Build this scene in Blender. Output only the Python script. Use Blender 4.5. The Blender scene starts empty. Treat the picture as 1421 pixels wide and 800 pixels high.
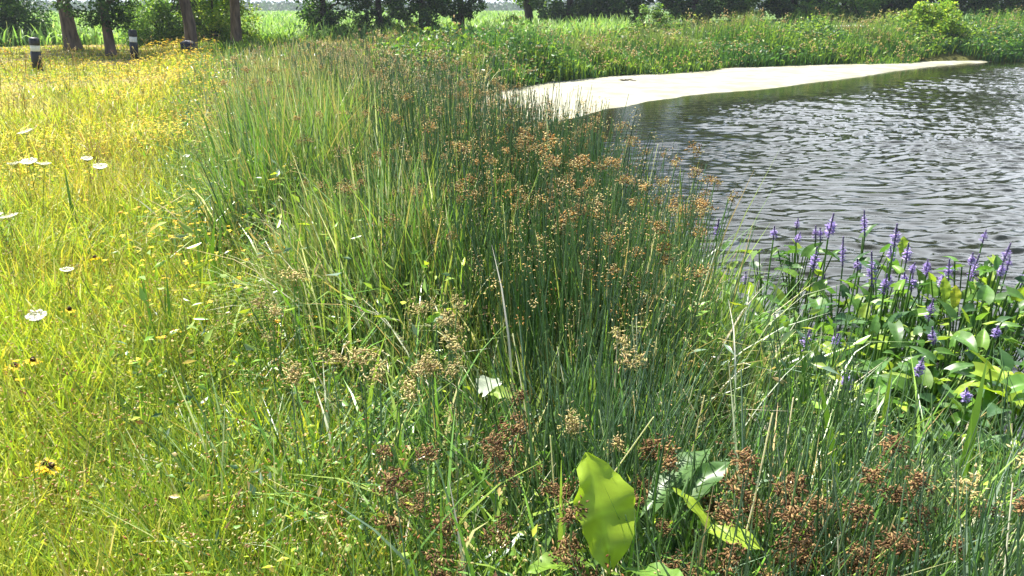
import bpy, math, random
import numpy as np
from mathutils import Vector

R = math.radians
S = bpy.context.scene
COL = S.collection
rng = np.random.default_rng(7)

# ------------------------------------------------------------------ camera, sky, sun, exposure
EYE, PITCH, F = 1.70, R(19.9), 1073.0
cam = bpy.data.cameras.new('camera')
camera = bpy.data.objects.new('camera', cam)
COL.objects.link(camera)
camera.location = (0, 0, EYE)
camera.rotation_euler = (R(90) - PITCH, 0, 0)
cam.sensor_width = 36.0
cam.lens = 36.0 * F / 1421.0
cam.clip_start, cam.clip_end = 0.05, 9000
S.camera = camera

SUN_EL, SUN_AZ = R(60), R(-42)          # azimuth from +Y, clockwise: high, ahead and to the left
sdir = Vector((math.sin(SUN_AZ) * math.cos(SUN_EL), math.cos(SUN_AZ) * math.cos(SUN_EL), math.sin(SUN_EL)))
sun = bpy.data.lights.new('sun', 'SUN')
sun.energy, sun.angle, sun.color = 5.0, R(0.5), (1.0, 0.95, 0.86)
sun_o = bpy.data.objects.new('sun', sun)
COL.objects.link(sun_o)
sun_o.rotation_euler = sdir.to_track_quat('Z', 'Y').to_euler()

world = bpy.data.worlds.new('World')
S.world = world
world.use_nodes = True
wn, wl = world.node_tree.nodes, world.node_tree.links
wn.clear()
w_out = wn.new('ShaderNodeOutputWorld')
w_bg = wn.new('ShaderNodeBackground'); w_bg.inputs[1].default_value = 0.072
w_sky = wn.new('ShaderNodeTexSky'); w_sky.sky_type = 'NISHITA'; w_sky.sun_disc = False
w_sky.sun_elevation, w_sky.sun_rotation = SUN_EL, SUN_AZ
w_tc = wn.new('ShaderNodeTexCoord')
w_map = wn.new('ShaderNodeMapping'); w_map.inputs['Scale'].default_value = (1.0, 1.0, 2.2)
w_no = wn.new('ShaderNodeTexNoise'); w_no.inputs['Scale'].default_value = 3.1
w_no.inputs['Detail'].default_value = 7; w_no.inputs['Roughness'].default_value = 0.56
w_cr = wn.new('ShaderNodeValToRGB')
w_cr.color_ramp.elements[0].position, w_cr.color_ramp.elements[1].position = 0.50, 0.62
w_mx = wn.new('ShaderNodeMix'); w_mx.data_type = 'RGBA'
w_mx.inputs['B'].default_value = (19.0, 20.2, 22.0, 1)
wl.new(w_tc.outputs['Generated'], w_map.inputs[0]); wl.new(w_map.outputs[0], w_no.inputs['Vector'])
w_dot = wn.new('ShaderNodeVectorMath'); w_dot.operation = 'DOT_PRODUCT'
w_dot.inputs[1].default_value = (math.sin(R(30)) * math.cos(R(38)), math.cos(R(30)) * math.cos(R(38)), math.sin(R(38)))   # towards an unseen bright cloud, added to whiten the water's reflections
w_mr = wn.new('ShaderNodeMapRange'); w_mr.inputs['From Min'].default_value = 0.75; w_mr.inputs['From Max'].default_value = 1.0
w_mr.inputs['To Min'].default_value = -0.20; w_mr.inputs['To Max'].default_value = 0.16
w_add = wn.new('ShaderNodeMath'); w_add.operation = 'ADD'
wl.new(w_tc.outputs['Generated'], w_dot.inputs[0]); wl.new(w_dot.outputs['Value'], w_mr.inputs['Value'])
wl.new(w_mr.outputs[0], w_add.inputs[0]); wl.new(w_no.outputs['Fac'], w_add.inputs[1])
wl.new(w_add.outputs[0], w_cr.inputs[0]); wl.new(w_cr.outputs[0], w_mx.inputs['Factor'])
wl.new(w_sky.outputs[0], w_mx.inputs['A']); wl.new(w_mx.outputs['Result'], w_bg.inputs[0])
wl.new(w_bg.outputs[0], w_out.inputs[0])

S.view_settings.view_transform = 'Standard'
S.view_settings.look = 'None'
S.view_settings.gamma = 1.0
S.view_settings.use_curve_mapping = False
S.view_settings.exposure = 1.5
S.cycles.use_denoising = True
S.cycles.max_bounces = 7
S.cycles.diffuse_bounces = 3
S.cycles.glossy_bounces = 3
S.cycles.transmission_bounces = 4
S.cycles.volume_bounces = 0
S.cycles.caustics_reflective = False
S.cycles.caustics_refractive = False
S.cycles.sample_clamp_indirect = 6

# ------------------------------------------------------------------ projection helper (pixel of the photo -> world point)
cp, sp = math.cos(PITCH), math.sin(PITCH)


def ray(px, py):
    u, v = px - 710.5, 400.0 - py
    return np.array([u, F * cp + v * sp, -F * sp + v * cp])


def at(px, py, z=0.0):
    d = ray(px, py)
    t = (z - EYE) / d[2]
    return d[0] * t, d[1] * t, z


def at_y(px, py, Y):
    d = ray(px, py)
    t = Y / d[1]
    return d[0] * t, Y, EYE + d[2] * t


# ------------------------------------------------------------------ materials
def new_mat(name):
    m = bpy.data.materials.new(name)
    m.use_nodes = True
    m.node_tree.nodes.clear()
    return m, m.node_tree.nodes, m.node_tree.links


def foliage_mat(name, transl=0.4, rough=0.42, spec=0.5, vary=0.25, tboost=(1.25, 1.3, 0.75)):
    """leaf surface: the plant's own colour from the 'tint' attribute, glossy cuticle, light shining through"""
    m, n, l = new_mat(name)
    out = n.new('ShaderNodeOutputMaterial')
    at_ = n.new('ShaderNodeAttribute'); at_.attribute_name = 'tint'
    oi = n.new('ShaderNodeObjectInfo')
    mr = n.new('ShaderNodeMapRange'); mr.inputs['To Min'].default_value = 1 - vary; mr.inputs['To Max'].default_value = 1 + vary
    l.new(oi.outputs['Random'], mr.inputs['Value'])
    hs = n.new('ShaderNodeHueSaturation')
    l.new(at_.outputs['Color'], hs.inputs['Color']); l.new(mr.outputs[0], hs.inputs['Value'])
    pb = n.new('ShaderNodeBsdfPrincipled')
    pb.inputs['Roughness'].default_value = rough
    pb.inputs['Specular IOR Level'].default_value = spec
    l.new(hs.outputs[0], pb.inputs['Base Color'])
    tr = n.new('ShaderNodeBsdfTranslucent')
    mul = n.new('ShaderNodeMix'); mul.data_type = 'RGBA'; mul.blend_type = 'MULTIPLY'
    mul.inputs['Factor'].default_value = 1.0
    mul.inputs['B'].default_value = (*tboost, 1)
    l.new(hs.outputs[0], mul.inputs['A']); l.new(mul.outputs['Result'], tr.inputs['Color'])
    mx = n.new('ShaderNodeMixShader'); mx.inputs[0].default_value = transl
    l.new(pb.outputs[0], mx.inputs[1]); l.new(tr.outputs[0], mx.inputs[2]); l.new(mx.outputs[0], out.inputs[0])
    return m


def plain_mat(name, col, rough=0.6, bump=0.0, scale=30.0, col2=None, detail=6, spec=0.5, stretch=(1, 1, 1), metallic=0.0):
    m, n, l = new_mat(name)
    out = n.new('ShaderNodeOutputMaterial')
    pb = n.new('ShaderNodeBsdfPrincipled')
    pb.inputs['Roughness'].default_value = rough
    pb.inputs['Specular IOR Level'].default_value = spec
    pb.inputs['Metallic'].default_value = metallic
    tc = n.new('ShaderNodeTexCoord')
    mp = n.new('ShaderNodeMapping'); mp.inputs['Scale'].default_value = stretch
    no = n.new('ShaderNodeTexNoise'); no.inputs['Scale'].default_value = scale; no.inputs['Detail'].default_value = detail
    l.new(tc.outputs['Object'], mp.inputs[0]); l.new(mp.outputs[0], no.inputs['Vector'])
    c2 = col2 or tuple(c * 0.7 for c in col)
    cr = n.new('ShaderNodeValToRGB')
    cr.color_ramp.elements[0].position, cr.color_ramp.elements[1].position = 0.35, 0.65
    cr.color_ramp.elements[0].color = (*c2, 1); cr.color_ramp.elements[1].color = (*col, 1)
    l.new(no.outputs['Fac'], cr.inputs[0]); l.new(cr.outputs[0], pb.inputs['Base Color'])
    if bump:
        b = n.new('ShaderNodeBump'); b.inputs['Strength'].default_value = bump; b.inputs['Distance'].default_value = 0.02
        l.new(no.outputs['Fac'], b.inputs['Height']); l.new(b.outputs[0], pb.inputs['Normal'])
    l.new(pb.outputs[0], out.inputs[0])
    return m


M_grass = foliage_mat('meadow_blade', 0.42, 0.45, 0.45, 0)
M_reed = foliage_mat('reed_blade', 0.28, 0.32, 0.6, 0.22)
M_head = foliage_mat('seed_head', 0.2, 0.7, 0.2, 0.25, (1.1, 1.0, 0.8))
M_petal = foliage_mat('petal', 0.35, 0.6, 0.3, 0.1, (1.1, 1.05, 0.9))
M_broad = foliage_mat('broad_leaf', 0.42, 0.38, 0.5, 0.25)
M_crown = foliage_mat('tree_leaf', 0.45, 0.45, 0.4, 0)
M_bark = plain_mat('bark', (0.20, 0.145, 0.11), 0.9, 1.0, 9.0, (0.075, 0.055, 0.045), stretch=(1, 1, 0.22), spec=0.2)
M_bark_dark = plain_mat('dark_bark', (0.10, 0.075, 0.06), 0.9, 1.0, 9.0, (0.04, 0.032, 0.028), stretch=(1, 1, 0.22), spec=0.2)
M_black = plain_mat('black_paint', (0.018, 0.018, 0.02), 0.45, 0.15, 40, (0.011, 0.011, 0.012))
M_white = plain_mat('white_lens', (0.82, 0.82, 0.80), 0.35, 0.05, 20, (0.70, 0.70, 0.67))
M_bin = plain_mat('dark_blue_enamel', (0.03, 0.032, 0.055), 0.5, 0.2, 30, (0.018, 0.02, 0.03))


# ------------------------------------------------------------------ geometry accumulator (quads and triangles with a tint per vertex)
class Geo:
    def __init__(self):
        self.v, self.q, self.t, self.c, self.n = [], [], [], [], 0

    def add(self, v, c, quads=None, tris=None):
        v = np.asarray(v, np.float32).reshape(-1, 3)
        c = np.asarray(c, np.float32)
        if c.ndim == 1:
            c = np.repeat(c[None], len(v), 0)
        if quads is not None:
            self.q.append(np.asarray(quads, np.int32).reshape(-1, 4) + self.n)
        if tris is not None:
            self.t.append(np.asarray(tris, np.int32).reshape(-1, 3) + self.n)
        self.v.append(v); self.c.append(c.reshape(-1, 3)); self.n += len(v)

    def mesh(self, name, mat, smooth=True):
        v = np.concatenate(self.v); c = np.concatenate(self.c)
        q = np.concatenate(self.q) if self.q else np.zeros((0, 4), np.int32)
        t = np.concatenate(self.t) if self.t else np.zeros((0, 3), np.int32)
        me = bpy.data.meshes.new(name)
        me.vertices.add(len(v)); me.vertices.foreach_set('co', v.ravel())
        li = np.concatenate([q.ravel(), t.ravel()]).astype(np.int32)
        me.loops.add(len(li)); me.loops.foreach_set('vertex_index', li)
        nq, nt = len(q), len(t)
        me.polygons.add(nq + nt)
        st = np.concatenate([np.arange(nq) * 4, nq * 4 + np.arange(nt) * 3]).astype(np.int32)
        me.polygons.foreach_set('loop_start', st)
        if smooth:
            me.polygons.foreach_set('use_smooth', np.ones(nq + nt, bool))
        a = me.attributes.new('tint', 'FLOAT_COLOR', 'POINT')
        a.data.foreach_set('color', np.concatenate([np.clip(c, 0, 1), np.ones((len(c), 1), np.float32)], 1).astype(np.float32).ravel())
        me.update(calc_edges=True)
        me.materials.append(mat)
        return me


def link(name, me, parent=None, loc=None):
    o = bpy.data.objects.new(name, me)
    COL.objects.link(o)
    if parent is not None:
        o.parent = parent
    if loc is not None:
        o.location = loc
    return o


def tag(o, label=None, cat=None, group=None, kind=None):
    for k, v in (('label', label), ('category', cat), ('group', group), ('kind', kind)):
        if v:
            o[k] = v
    return o


def empty(name, loc, rz=0.0, label=None, cat=None, group=None, scale=1.0):
    o = bpy.data.objects.new(name, None)
    COL.objects.link(o)
    o.location = loc
    o.rotation_euler = (0, 0, rz)
    o.scale = (scale,) * 3
    o.empty_display_size = 0.05
    return tag(o, label, cat, group)


def copy_thing(src, loc, rz, scale=1.0, label=None, group=None, name=None):
    r = src.copy(); COL.objects.link(r)
    if name:
        r.name = name
    r.location = loc; r.rotation_euler = (0, 0, rz); r.scale = (scale,) * 3
    if label:
        r['label'] = label
    if group:
        r['group'] = group
    for ch in list(src.children):
        c = ch.copy(); COL.objects.link(c); c.parent = r
        for g in list(ch.children):
            d = g.copy(); COL.objects.link(d); d.parent = c
    return r


def arr(x, n):
    return np.broadcast_to(np.asarray(x, np.float64), (n,)).copy()


def carr(c, n):
    c = np.asarray(c, np.float64)
    return np.repeat(c[None], n, 0) if c.ndim == 1 else c


def spine(base, h, az, th0, th1, segs, power=1.0):
    n = len(base)
    ts = np.linspace(0, 1, segs + 1)
    mid = (ts[1:] + ts[:-1]) / 2
    th = th0[:, None] + (th1 - th0)[:, None] * mid[None] ** power
    dl = h[:, None] / segs
    hor = np.concatenate([np.zeros((n, 1)), np.cumsum(np.sin(th) * dl, 1)], 1)
    ver = np.concatenate([np.zeros((n, 1)), np.cumsum(np.cos(th) * dl, 1)], 1)
    P = np.empty((n, segs + 1, 3))
    P[..., 0] = base[:, None, 0] + hor * np.cos(az)[:, None]
    P[..., 1] = base[:, None, 1] + hor * np.sin(az)[:, None]
    P[..., 2] = base[:, None, 2] + ver
    return P, ts


def blades(g, base, h, w, az, th0, th1, c0, c1, segs=3, prof=None, twist=0.6, power=1.0, face=None):
    base = np.asarray(base, float).reshape(-1, 3); n = len(base)
    h, w, az, th0, th1 = (arr(x, n) for x in (h, w, az, th0, th1))
    P, ts = spine(base, h, az, th0, th1, segs, power)
    if prof is None:
        prof = np.interp(ts, [0, 0.3, 0.7, 1], [0.75, 1.0, 0.7, 0.06])
    fa = (az + math.pi / 2 if face is None else arr(face, n)) + rng.uniform(-twist, twist, n)
    side = np.stack([np.cos(fa), np.sin(fa), np.zeros(n)], 1)
    off = side[:, None, :] * (w[:, None] * 0.5 * prof[None])[..., None]
    V = np.stack([P - off, P + off], 2)              # n, s+1, 2, 3
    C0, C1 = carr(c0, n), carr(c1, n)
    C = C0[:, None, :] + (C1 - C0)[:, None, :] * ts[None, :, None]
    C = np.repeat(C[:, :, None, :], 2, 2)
    k = (segs + 1) * 2
    i = np.arange(segs) * 2
    q = np.stack([i, i + 1, i + 3, i + 2], 1)
    Q = (np.arange(n) * k)[:, None, None] + q[None]
    g.add(V.reshape(-1, 3), C.reshape(-1, 3), quads=Q)
    return P[:, -1]


def stems(g, base, h, r, az, th0, th1, c0, c1, segs=3, sides=3, tip=0.45):
    base = np.asarray(base, float).reshape(-1, 3); n = len(base)
    h, r, az, th0, th1 = (arr(x, n) for x in (h, r, az, th0, th1))
    P, ts = spine(base, h, az, th0, th1, segs)
    a = np.arange(sides) * 2 * math.pi / sides
    ring = np.stack([np.cos(a), np.sin(a), 0 * a], 1)
    rad = r[:, None] * (1 + (tip - 1) * ts[None])
    V = P[:, :, None, :] + ring[None, None] * rad[..., None, None]
    C0, C1 = carr(c0, n), carr(c1, n)
    C = C0[:, None, :] + (C1 - C0)[:, None, :] * ts[None, :, None]
    C = np.repeat(C[:, :, None, :], sides, 2)
    q = []
    for s in range(segs):
        for k in range(sides):
            k2 = (k + 1) % sides
            q.append([s * sides + k, s * sides + k2, (s + 1) * sides + k2, (s + 1) * sides + k])
    Q = (np.arange(n) * (segs + 1) * sides)[:, None, None] + np.array(q)[None]
    g.add(V.reshape(-1, 3), C.reshape(-1, 3), quads=Q)
    return P[:, -1]


def rand_dirs(n, zmin=-1.0, zmax=1.0):
    z = rng.uniform(zmin, zmax, n); a = rng.uniform(0, 2 * math.pi, n); s = np.sqrt(1 - z * z)
    return np.stack([s * np.cos(a), s * np.sin(a), z], 1)


def perp(d):
    ref = np.where(np.abs(d[:, 2:3]) < 0.9, np.array([[0, 0, 1.0]]), np.array([[1.0, 0, 0]]))
    u = np.cross(d, ref); u /= np.linalg.norm(u, axis=1, keepdims=True)
    return u, np.cross(d, u)


def spikelets(g, p, d, L, r, c):
    """small pointed seed spikelets: stretched octahedra"""
    n = len(p); L, r = arr(L, n), arr(r, n); u, w = perp(d)
    m = p + d * (L * 0.45)[:, None]
    V = np.stack([p, m + u * r[:, None], m + w * r[:, None], m - u * r[:, None], m - w * r[:, None], p + d * L[:, None]], 1)
    t = np.array([[0, 2, 1], [0, 3, 2], [0, 4, 3], [0, 1, 4], [5, 1, 2], [5, 2, 3], [5, 3, 4], [5, 4, 1]])
    T = (np.arange(n) * 6)[:, None, None] + t[None]
    g.add(V.reshape(-1, 3), np.repeat(carr(c, n), 6, 0), tris=T)


def leaf_bits(g, p, d, L, W, c, fold=0.25, nrm=None):
    """rhombic leaves folded along the midrib, pointing along d"""
    n = len(p); L, W = arr(L, n), arr(W, n)
    u, w = perp(d)
    a = rng.uniform(0, 2 * math.pi, n)[:, None]
    if nrm is not None:
        s = np.cross(d, nrm); s /= np.linalg.norm(s, axis=1, keepdims=True) + 1e-9
        k = np.cross(s, d)
    else:
        s = u * np.cos(a) + w * np.sin(a); k = np.cross(s, d)
    m = p + d * (L * 0.42)[:, None] + k * (W * fold)[:, None]
    V = np.stack([p, m + s * (W * 0.5)[:, None], p + d * L[:, None], m - s * (W * 0.5)[:, None]], 1)
    t = np.array([[0, 1, 2], [0, 2, 3]])
    T = (np.arange(n) * 4)[:, None, None] + t[None]
    g.add(V.reshape(-1, 3), np.repeat(carr(c, n), 4, 0), tris=T)


def pick(n, cols, weights, jitter=0.18):
    cols = np.asarray(cols, float); w = np.asarray(weights, float)
    i = rng.choice(len(cols), n, p=w / w.sum())
    return cols[i] * rng.uniform(1 - jitter, 1 + jitter, (n, 1)) * rng.uniform(0.93, 1.07, (n, 3))


# cheap smooth value noise for planting patterns
_NT = rng.random((64, 64))


def vnoise(x, y, s):
    x = np.asarray(x) / s + 31.7; y = np.asarray(y) / s + 17.3
    xi, yi = np.floor(x).astype(int), np.floor(y).astype(int)
    fx, fy = x - xi, y - yi
    fx, fy = fx * fx * (3 - 2 * fx), fy * fy * (3 - 2 * fy)
    g = lambda a, b: _NT[a % 64, b % 64]
    return (g(xi, yi) * (1 - fx) + g(xi + 1, yi) * fx) * (1 - fy) + (g(xi, yi + 1) * (1 - fx) + g(xi + 1, yi + 1) * fx) * fy


# ------------------------------------------------------------------ the lie of the land
WATER = -0.40
POND = np.array([(14, -0.5), (6, 0.9), (3.6, 1.9), (2.2, 2.7), (1.25, 3.4), (0.85, 5.2), (0.6, 7), (-0.2, 10), (-1.0, 13), (-1.25, 17),
                 (-0.6, 20.3), (1, 22.9), (3.6, 25.3), (7.8, 28.5), (13, 31.2), (18.4, 33.2), (23, 34.6), (34, 37), (60, 39),
                 (64, 20), (60, -2)], float)


def sdf(x, y, poly=POND):
    """distance to the pond's edge, positive on land"""
    x = np.asarray(x, float).ravel(); y = np.asarray(y, float).ravel()
    best = np.full(len(x), 1e9); inside = np.zeros(len(x), bool)
    n = len(poly)
    for i in range(n):
        ax, ay = poly[i]; bx, by = poly[(i + 1) % n]
        ex, ey = bx - ax, by - ay
        t = np.clip(((x - ax) * ex + (y - ay) * ey) / (ex * ex + ey * ey), 0, 1)
        best = np.minimum(best, (x - ax - t * ex) ** 2 + (y - ay - t * ey) ** 2)
        cond = ((ay > y) != (by > y)) & (x < (bx - ax) * (y - ay) / (by - ay + 1e-12) + ax)
        inside ^= cond
    d = np.sqrt(best)
    return np.where(inside, -d, d)


def height(x, y):
    sh = np.shape(x)
    x = np.asarray(x, float).ravel(); y = np.asarray(y, float).ravel()
    s = sdf(x, y)
    land = WATER + 0.42 * (1 - np.exp(-np.maximum(s, 0) * 0.85))
    under = WATER - 0.55 * (1 - np.exp(np.minimum(s, 0) * 0.7))
    z = np.where(s > 0, land, under)
    dist = np.hypot(x, y)
    z = z + np.where(s > 0.4, (vnoise(x, y, 2.7) - 0.5) * 0.08 * np.clip((s - 0.4), 0, 1), 0)
    # gentle rise towards the wooded side beyond the far shore
    rise = np.clip((x - 2) / 14, 0, 1) * np.clip((y - 30) / 22, 0, 1) * 0.90
    z = z + rise * (s > 0)
    z = z + np.clip((dist - 120) / 600, 0, 1) * (vnoise(x, y, 240) - 0.62) * 3.0
    return z.reshape(sh)


def ground_z(x, y):
    return float(height(np.array([x]), np.array([y]))[0])


def reed_left(y):
    return -0.10 - 0.385 * y + (vnoise(y * 0 + 3.1, y, 1.4) - 0.5) * 0.7


SHORE_Y = [0, 2.7, 3.4, 5.2, 7, 10, 13, 17, 20.3, 26]
SHORE_X = [1.3, 1.05, 0.72, 0.55, 0.35, -0.3, -1.0, -1.25, -0.6, 1.5]


def tall_front(x):
    return np.interp(x, [-3, -1.8, -1.1, -0.6, -0.3, 0, 0.3, 1.0, 1.5], [5.3, 3.7, 3.0, 2.75, 2.55, 2.35, 2.2, 2.25, 2.6])


def shore_x(y):
    return np.interp(y, SHORE_Y, SHORE_X)


def far_shore_y(x):
    return np.interp(x, [-6, -1.2, -0.6, 1, 3.6, 7.8, 13, 18.4, 23, 34, 60], [20, 19, 20.3, 22.9, 25.3, 28.5, 31.2, 33.2, 34.6, 37, 39])


# ground: one sheet, fine near the camera, out to the horizon
def graded(lo, hi, fine_lo, fine_hi, step, grow=1.16):
    a = list(np.arange(fine_lo, fine_hi + 1e-6, step))
    x, s = a[-1], step
    while x < hi:
        s *= grow; x += s; a.append(x)
    x, s = a[0], step
    pre = []
    while x > lo:
        s *= grow; x -= s; pre.append(x)
    return np.array(pre[::-1] + a)


gx, gy = graded(-5000, 5000, -13, 26, 0.3), graded(-600, 6000, -2, 42, 0.3)
GX, GY = np.meshgrid(gx, gy)
GZ = height(GX, GY)
nx, ny = len(gx), len(gy)
idx = np.arange(nx * ny).reshape(ny, nx)
quads = np.stack([idx[:-1, :-1], idx[:-1, 1:], idx[1:, 1:], idx[1:, :-1]], -1).reshape(-1, 4)
flat = np.stack([GX.ravel(), GY.ravel(), GZ.ravel()], 1)
sd = sdf(GX, GY)
mx_, my_ = GX.ravel(), GY.ravel()
mud = np.array([0.045, 0.038, 0.026]); turf = np.array([0.13, 0.13, 0.035]); straw = np.array([0.33, 0.26, 0.13]); crop = np.array([0.10, 0.17, 0.045])
in_reed = np.clip((mx_ - reed_left(my_)) / 0.6, 0, 1) * (my_ < 24)
dry = np.clip((vnoise(mx_, my_, 2.3) - 0.45) * 4, 0, 1) * np.clip((my_ - 8) / 10, 0, 1)
gc = turf[None] * (1 - dry[:, None]) + straw[None] * dry[:, None]
gc = gc * (1 - in_reed[:, None]) + mud[None] * in_reed[:, None]
gc = np.where((sd > -1)[:, None] & (my_ > 20)[:, None] & (mx_ > 0)[:, None], turf[None] * 0.8, gc)
gc = np.where((np.hypot(mx_, my_) > 44)[:, None], crop[None], gc)
gg = Geo(); gg.add(flat, gc, quads=quads)
m, n, l = new_mat('soil_and_turf')
o_ = n.new('ShaderNodeOutputMaterial'); pb = n.new('ShaderNodeBsdfPrincipled'); pb.inputs['Roughness'].default_value = 0.95
pb.inputs['Specular IOR Level'].default_value = 0.15
a_ = n.new('ShaderNodeAttribute'); a_.attribute_name = 'tint'
tc = n.new('ShaderNodeTexCoord'); no = n.new('ShaderNodeTexNoise'); no.inputs['Scale'].default_value = 14; no.inputs['Detail'].default_value = 8
hs = n.new('ShaderNodeHueSaturation'); mr = n.new('ShaderNodeMapRange'); mr.inputs['To Min'].default_value = 0.45; mr.inputs['To Max'].default_value = 1.55
l.new(tc.outputs['Object'], no.inputs['Vector']); l.new(no.outputs['Fac'], mr.inputs['Value']); l.new(mr.outputs[0], hs.inputs['Value'])
l.new(a_.outputs['Color'], hs.inputs['Color']); l.new(hs.outputs[0], pb.inputs['Base Color'])
bp = n.new('ShaderNodeBump'); bp.inputs['Strength'].default_value = 0.8; bp.inputs['Distance'].default_value = 0.05
l.new(no.outputs['Fac'], bp.inputs['Height']); l.new(bp.outputs[0], pb.inputs['Normal']); l.new(pb.outputs[0], o_.inputs[0])
tag(link('ground', gg.mesh('ground', m)), kind='structure')

# ------------------------------------------------------------------ pale flat bank along the far shore, its material left open
inner = [at(x, y, WATER)[:2] for x, y in ((560, 215), (640, 205), (720, 190), (780, 172), (830, 160), (885, 147), (940, 138), (1000, 131), (1050, 127), (1100, 121),
                                         (1150, 114), (1200, 107), (1240, 100), (1280, 95), (1330, 90), (1380, 86.6), (1421, 84.4))]
outer_px = (560, 600, 640, 690, 750, 800, 860, 930, 1000, 1070, 1150, 1210, 1260, 1300, 1340, 1390, 1421)
outer = []
for (ix, iy), px in zip(inner, outer_px):
    X = np.linspace(-9, 40, 4000); Yv = far_shore_y(X)
    d = np.abs((X / (Yv * cp)) * F * 1.0 - (px - 710.5))
    j = int(np.argmin(d)); outer.append((X[j], Yv[j] + 0.9))
ins, outs = np.array(inner), np.array(outer)
tt = np.linspace(0, 1, 260)
src = np.linspace(0, 1, len(ins))
I = np.stack([np.interp(tt, src, ins[:, 0]), np.interp(tt, src, ins[:, 1])], 1)
O = np.stack([np.interp(tt, src, outs[:, 0]), np.interp(tt, src, outs[:, 1])], 1)
nrm = O - I; wid = np.linalg.norm(nrm, axis=1, keepdims=True)
I = I + nrm / wid * ((vnoise(I[:, 0], I[:, 1], 0.9) - 0.5) * 0.35 + (vnoise(I[:, 0], I[:, 1], 0.3) - 0.5) * 0.10)[:, None]
rows = 22
sv = np.linspace(0, 1, rows)
SP = I[:, None, :] + (O - I)[:, None, :] * sv[None, :, None]
edge = np.minimum(sv * wid, 0.6) / 0.6
sz = WATER - 0.05 + 0.085 * edge ** 0.8 + 0.05 * sv[None] * np.minimum(wid, 3) / 3
sz = sz + (vnoise(SP[..., 0], SP[..., 1], 0.3) - 0.5) * 0.02 * edge
gs = Geo()
ii = np.arange(260 * rows).reshape(260, rows)
qs = np.stack([ii[:-1, :-1], ii[1:, :-1], ii[1:, 1:], ii[:-1, 1:]], -1).reshape(-1, 4)
gs.add(np.concatenate([SP, sz[..., None]], -1).reshape(-1, 3), (0.8, 0.7, 0.5), quads=qs)
m_bank = plain_mat('pale_shore', (0.37, 0.36, 0.285), 0.9, 0.6, 1.4, (0.26, 0.25, 0.17), 9, spec=0.2)
tag(link('pale_bank', gs.mesh('pale_bank', m_bank)), kind='structure')


# ------------------------------------------------------------------ water: a rippled sheet
wx = np.concatenate([np.arange(-2.5, 15, 0.042), np.arange(15, 34, 0.085), np.arange(34, 66, 0.5)])
wy = np.concatenate([np.arange(-3, 3, 0.25), np.arange(3, 13, 0.03), np.arange(13, 40.2, 0.065)])
WX, WY = np.meshgrid(wx, wy)
WZ = np.zeros_like(WX)
wr = np.random.default_rng(21)
warp_x = WX + 0.35 * vnoise(WX, WY, 0.9) + 0.6 * vnoise(WX, WY, 2.6)
warp_y = WY + 0.35 * vnoise(WY, WX, 0.8) + 0.5 * vnoise(WX + 40, WY, 2.2)
gust = (0.35 + 0.85 * vnoise(WX, WY * 0.6, 3.2)) * np.clip(0.35 + (WX - 0.10 * WY) / 4.5, 0.35, 1.05)
for i in range(24):
    lam = wr.uniform(0.085, 0.20) if i < 21 else wr.uniform(0.26, 0.4)
    a = R(96) + wr.normal(0, 0.30)
    amp = 0.029 * lam * wr.uniform(0.6, 1.25)
    ph = wr.uniform(0, 6.28)
    k = 2 * math.pi / lam
    arg = k * (warp_x * math.cos(a) + warp_y * math.sin(a)) + ph
    WZ += amp * (1 - np.abs(np.sin(arg / 2)) * 1.6) * 0.9
WZ *= gust
calm = np.clip(-sdf(WX, WY).reshape(WX.shape) / 1.2, 0.12, 1)
calm *= np.clip((sdf(WX, WY, np.concatenate([ins, outs[::-1]])).reshape(WX.shape) - 0.1) / 2.2, 0.03, 1)
WZ = WATER + WZ * calm
nxw, nyw = len(wx), len(wy)
iw = np.arange(nxw * nyw).reshape(nyw, nxw)
qw = np.stack([iw[:-1, :-1], iw[:-1, 1:], iw[1:, 1:], iw[1:, :-1]], -1).reshape(-1, 4)
gw = Geo(); gw.add(np.stack([WX.ravel(), WY.ravel(), WZ.ravel()], 1), (0.02, 0.022, 0.008), quads=qw)
m, n, l = new_mat('pond_water')
o_ = n.new('ShaderNodeOutputMaterial'); pb = n.new('ShaderNodeBsdfPrincipled')
pb.inputs['Base Color'].default_value = (0.011, 0.012, 0.005, 1); pb.inputs['Roughness'].default_value = 0.06
pb.inputs['IOR'].default_value = 1.33
tc = n.new('ShaderNodeTexCoord'); mp = n.new('ShaderNodeMapping'); mp.inputs['Scale'].default_value = (5, 12, 1)
no = n.new('ShaderNodeTexNoise'); no.inputs['Scale'].default_value = 1.6; no.inputs['Detail'].default_value = 4
bp = n.new('ShaderNodeBump'); bp.inputs['Strength'].default_value = 0.2; bp.inputs['Distance'].default_value = 0.01
l.new(tc.outputs['Object'], mp.inputs[0]); l.new(mp.outputs[0], no.inputs['Vector']); l.new(no.outputs['Fac'], bp.inputs['Height'])
l.new(bp.outputs[0], pb.inputs['Normal']); l.new(pb.outputs[0], o_.inputs[0])
tag(link('water', gw.mesh('water', m)), kind='structure')

# ------------------------------------------------------------------ sampling of planting positions (denser near the viewer, as seen)
def polar(n, d0, d1, a0, a1, falloff=1.0):
    u = rng.random(n)
    if falloff == 1.0:
        d = d0 * (d1 / d0) ** u
    else:
        k = 2 - falloff
        d = (d0 ** k + u * (d1 ** k - d0 ** k)) ** (1 / k)
    a = rng.uniform(R(a0), R(a1), n)
    return np.stack([d * np.sin(a), d * np.cos(a)], 1), d


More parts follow.
